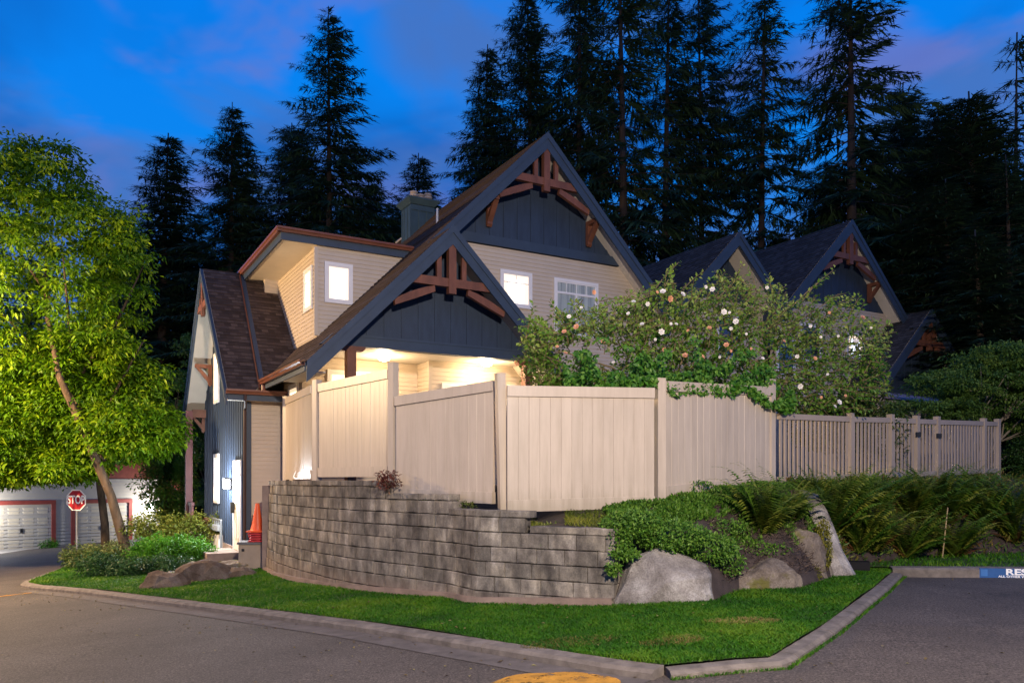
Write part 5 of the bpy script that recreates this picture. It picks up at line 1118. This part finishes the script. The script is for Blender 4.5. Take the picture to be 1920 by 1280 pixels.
FE = [(1432, 985, 11.35, 1.0, 'large upright sword fern with yellowing tips under the fence corner'), (1478, 965, 11.9, .85, 'sword fern just behind the large upright one'), (1590, 950, 13.3, 1.1, 'arching green fern right of the leaning grey slab'), (1560, 1000, 12.7, 1.15, 'low fern drooping over the slab foot toward the kerb'), (1640, 985, 13.1, 1.15, 'fern drooping toward the thin dry stalk'), (1650, 925, 14.1, .85, 'fern growing against the picket fence left part'), (1710, 930, 14.3, 1.1, 'brownish green fern in the middle of the bank'), (1700, 1000, 13.6, 1.05, 'low dark fern in the middle of the bank foot'), (1770, 960, 14.5, 1.1, 'fern right of the bank middle under the gate posts'), (1790, 1010, 13.9, 1.0, 'low fern near the bank foot left of the plate'), (1850, 985, 14.6, 1.1, 'fern above the RESERVED plate'), (1900, 940, 15.2, 1.1, 'fern high on the bank at the right edge'), (1905, 1000, 14.4, 1.1, 'low fern at the bank foot at the right edge'), (1610, 1030, 12.9, .9, 'small dark fern hanging above the floodlight box'), (1830, 935, 15.6, .85, 'fern below the right end of the picket fence'), (1745, 915, 15.2, .8, 'fern touching the gate posts of the picket fence'), (1530, 940, 13.2, .7, 'small fern at the top of the leaning slab')]
def bank_z(x, y):
    best = min(range(141), key=lambda i: abs((LO[i][0].x+LO[i][1].x)/2-x)+abs((LO[i][0].y+LO[i][1].y)/2-y)*.3); a, b = LO[best]; t = ((Vector((x, y))-a.xy).dot(b.xy-a.xy))/max(1e-6, (b.xy-a.xy).length_squared); return bankpt(best/140, min(1, max(0, t))).z
for i, (px_, py_, d, s, lb) in enumerate(FE):
    x, y = (px_-960)/1480*d, d; z = bank_z(x, y); o = thing('fern', lb, 'fern', (x, y, z-.02), random.uniform(0, 6), 'ferns growing on the bank'); s *= 1.28; o.scale = (s*random.uniform(.85, 1.), s*random.uniform(.85, 1.), s)
    link('fronds', FM[i % 4], M_fern, o)
    if i > 1: link('dead_fronds', FD, M_fernb, o)
st = MB().tube([(7.4, 13.6, g(7)), (7.45, 13.6, .7), (7.52, 13.62, 1.25)], [.008, .010, .008], 5).build('dry_stalk', mat('dry_stem', (.35, .26, .15), .8), None, label='thin pale dry stalk standing up from the foot of the bank', category='stalk')
def scatter_bank(n, reg, size, wid, m, name, r, stand=.8, lift=.02, kindlabel=''):
    P = []
    while len(P) < n:
        u, v = r.uniform(reg[0], reg[1]), r.uniform(reg[2], reg[3]); q = bankpt(u, v); px = 960+1480*q.x/q.y
        w = mnoise.noise(q*2.2)+mnoise.noise(q*6)*.5
        if w > reg[4]: P.append((q.x, q.y, q.z+lift*r.random()))
    P = np.array(P); D = r.normal(size=(n, 3))*.6; D[:, 2] = np.abs(D[:, 2])*.6+stand; D[:, 1] -= .35; V, F = leafcloud(P, D, size, wid, r); return link(name, npmesh(name, V, F, np.repeat(r.random(n), 2)), m, kind='stuff')
M_sedum = leafmat('sedum_leaves', (.035, .115, .010), (.085, .20, .018), (.17, .30, .04), .35)
scatter_bank(16000, (0.0, .26, .50, 1.0, -.55), .055, .45, M_sedum, 'ground_cover', r, .5, .10); scatter_bank(6500, (.16, .42, .22, .98, -.12), .06, .5, M_sedum, 'ground_cover', r, .5, .08); scatter_bank(7000, (.14, .40, .05, .98, -.6), .09, .10, leafmat('dry_twigs', (.03, .02, .018), (.075, .05, .04), (.14, .10, .08), 0., .9), 'dry_twigs', r, .1, .05)
scatter_bank(9000, (.42, 1., .0, 1., -.3), .11, .25, leafmat('bank_undergrowth', (.035, .085, .010), (.09, .15, .02), (.20, .12, .035), .25), 'undergrowth', r, .35, .12)
scatter_bank(2200, (.42, .60, .45, .85, -.4), .22, .06, leafmat('bank_grass', (.03, .08, .008), (.06, .14, .014), (.13, .2, .03), .3), 'tall_grass', r, 1.4, .05)
scatter_bank(3500, (.82, 1., .5, 1., -.5), .4, .05, leafmat('bank_grass', (.03, .08, .008), (.06, .14, .014), (.13, .2, .03), .3), 'tall_grass', r, 1.4, .05)
# sedum spilling over the pale boulder and the wall end, and weeds along the wall top
def puff(n, boxes, size, wid, m, name, r, dz=-.2):
    P = []
    for (c, rad, k) in boxes: P.append(inell(k, c, rad, r, .55))
    P = np.concatenate(P); D = r.normal(size=(len(P), 3)); D[:, 2] += dz; D[:, 1] -= .5; V, F = leafcloud(P, D, size, wid, r, up=np.array([0, -.6, .8])); return link(name, npmesh(name, V, F, np.repeat(r.random(len(P)), 2)), m, kind='stuff')
puff(0, [((1.55, 10.15, 1.15), (.42, .35, .20), 3200), ((2.05, 10.1, 1.0), (.5, .4, .22), 3600), ((2.55, 10.35, .82), (.42, .4, .22), 2600), ((1.35, 9.95, .95), (.16, .2, .22), 900), ((1.25, 9.75, .62), (.10, .08, .08), 220), ((1.4, 9.78, .80), (.18, .1, .07), 500), ((2.85, 10.5, .62), (.25, .25, .2), 800), ((3.0, 11.2, 1.05), (.35, .3, .12), 700), ((3.5, 11.25, .72), (.5, .3, .14), 1100), ((2.95, 12.2, 1.55), (.28, .18, .18), 500)], .050, .45, M_sedum, 'ground_cover', r, .1)
puff(0, [((4.62, 11.72, .75), (.13, .12, .42), 1500), ((4.35, 11.4, .35), (.12, .08, .16), 300)], .045, .3, leafmat('hanging_moss', (.06, .06, .004), (.14, .14, .008), (.26, .24, .02), .3), 'hanging_moss', r, -1.2)
puff(0, [((x, y, z), (.18, .14, .05), 130) for x, y, z in ((.35, 10.75, 1.08), (.6, 10.8, 1.08), (.9, 10.8, 1.1), (-.2, 11.15, 1.2), (-.7, 11.6, 1.35), (-1.2, 12.0, 1.42), (2.6, 11.9, 1.45), (3.1, 12.3, 1.5))], .055, .4, leafmat('weeds', (.04, .07, .01), (.09, .13, .02), (.2, .2, .05), .3), 'weeds', r, .5)
# ------------------------------------------------------------------ lawns of real blades
M_grass = leafmat('grass_blades', (.016, .080, .002), (.040, .150, .003), (.11, .21, .010), .35, .55)
def blades(name, poly, n, h, wt=None, seed=3, zoff=0, zf=lawnz, m=M_grass):
    r = np.random.default_rng(seed); P0 = np.array(poly); out = []; tot = 0
    while tot < n:
        q = r.uniform(P0.min(0), P0.max(0), (n*3, 2)); q = q[inside(q, P0)]; d = np.hypot(q[:, 0], q[:, 1]); q = q[r.random(len(q)) < np.clip((7.5/d)**2., 0, 1)]
        out.append(q); tot += len(q)
    q = np.concatenate(out)[:n]; z = np.array([zf(a, b) for a, b in q]); P = np.column_stack([q, z-.005]); n = len(P)
    pat = np.array([mnoise.noise(Vector((a*1.1, b*1.1, 0)))+.5*mnoise.noise(Vector((a*4, b*4, 2))) for a, b in q]); hh = h*r.uniform(.55, 1.4, n)*(1+.5*pat); d = np.hypot(q[:, 0], q[:, 1]); w = .0035*np.maximum(1, d/8)*1.15
    an = r.uniform(0, 6.28, n); D = np.column_stack([np.cos(an)*.55, np.sin(an)*.55, np.ones(n)]); D /= np.linalg.norm(D, axis=1, keepdims=True); a2 = r.uniform(0, 6.28, n); S_ = np.column_stack([np.cos(a2), np.sin(a2), np.zeros(n)])*w[:, None]
    b = P+D*(hh*.55)[:, None]; c = b+(D*[1.9, 1.9, .45])*(hh*.5)[:, None]
    V = np.stack([P-S_, P+S_, b+S_*.8, b-S_*.8, c], 1).reshape(-1, 3); k = np.arange(n)[:, None]*5; F = np.concatenate([k+[[0, 1, 2]], k+[[0, 2, 3]], k+[[3, 2, 4]]], 1).reshape(-1, 3)
    T = np.clip(.42+pat*.75+r.normal(size=n)*.2, 0, 1); me = npmesh(name, V, F, np.repeat(T, 3)); return link(name, me, m, kind='stuff')
blades('grass', [(x, y) for x, y in offs_in] if 0 else LAWN, 190000, .050)
blades('grass', STRIP, 16000, .08, seed=5, zf=lambda x, y: g(x)+.13)
dry = leafmat('dry_grass_blades', (.10, .09, .02), (.2, .16, .05), (.3, .22, .08), .3)
for i, (x, y, rr) in enumerate(((2.35, 8.15, .22), (.55, 7.75, .3), (1.5, 7.4, .2), (2.6, 8.3, .15))): blades('grass', [(x+rr*1.6*math.cos(t), y+rr*.8*math.sin(t)) for t in np.linspace(0, 6.1, 10)], 900, .05, seed=20+i, m=dry)
edge = [(p.x, p.y) for p in offs(KR, .20)]+[(p.x, p.y) for p in offs(KR, .15)][::-1]
blades('weeds', edge, 1800, .035, seed=9, zf=lambda x, y: g(x)+.004)

# fallen leaves and grit along the kerbs and on the asphalt
r = np.random.default_rng(77); P = []
while len(P) < 420:
    if r.random() < .6: q = KL[2+r.integers(0, 8)]; q2 = (q[0]+r.normal()*.9, q[1]-.6-abs(r.normal())*.5)
    else: q2 = (r.uniform(-9, 9), r.uniform(5.5, 12))
    on = inside(np.array([q2]), np.array(LAWN))[0]; P.append((q2[0], q2[1], (lawnz(*q2)+.04) if on else g(q2[0])+.012))
P = np.array(P); D = r.normal(size=(len(P), 3)); D[:, 2] *= .15; V, F = leafcloud(P, D, .045, .6, r, up=np.array([0, 0, 2.])); link('fallen_leaves', npmesh('fallen_leaves', V, F, np.repeat(r.random(len(P)), 2)), leafmat('fallen_leaves', (.06, .035, .012), (.14, .10, .03), (.25, .22, .08), .1), kind='stuff')

GS = [(p[0]+.2, p[1]+.2) for p in WALL[4:]]+[(2.1, 11.9), (1.2, 11.45), (-.1, 11.2), (-.3, 11.5), (-1.9, 12.85)]
blades('grass', [(-1.9, 13.6), (-.2, 12.5), (2.2, 12.6)]+GS[::-1], 6500, .055, seed=31, zf=gardz, m=leafmat('wall_top_grass', (.05, .08, .006), (.12, .16, .012), (.28, .28, .04), .35))
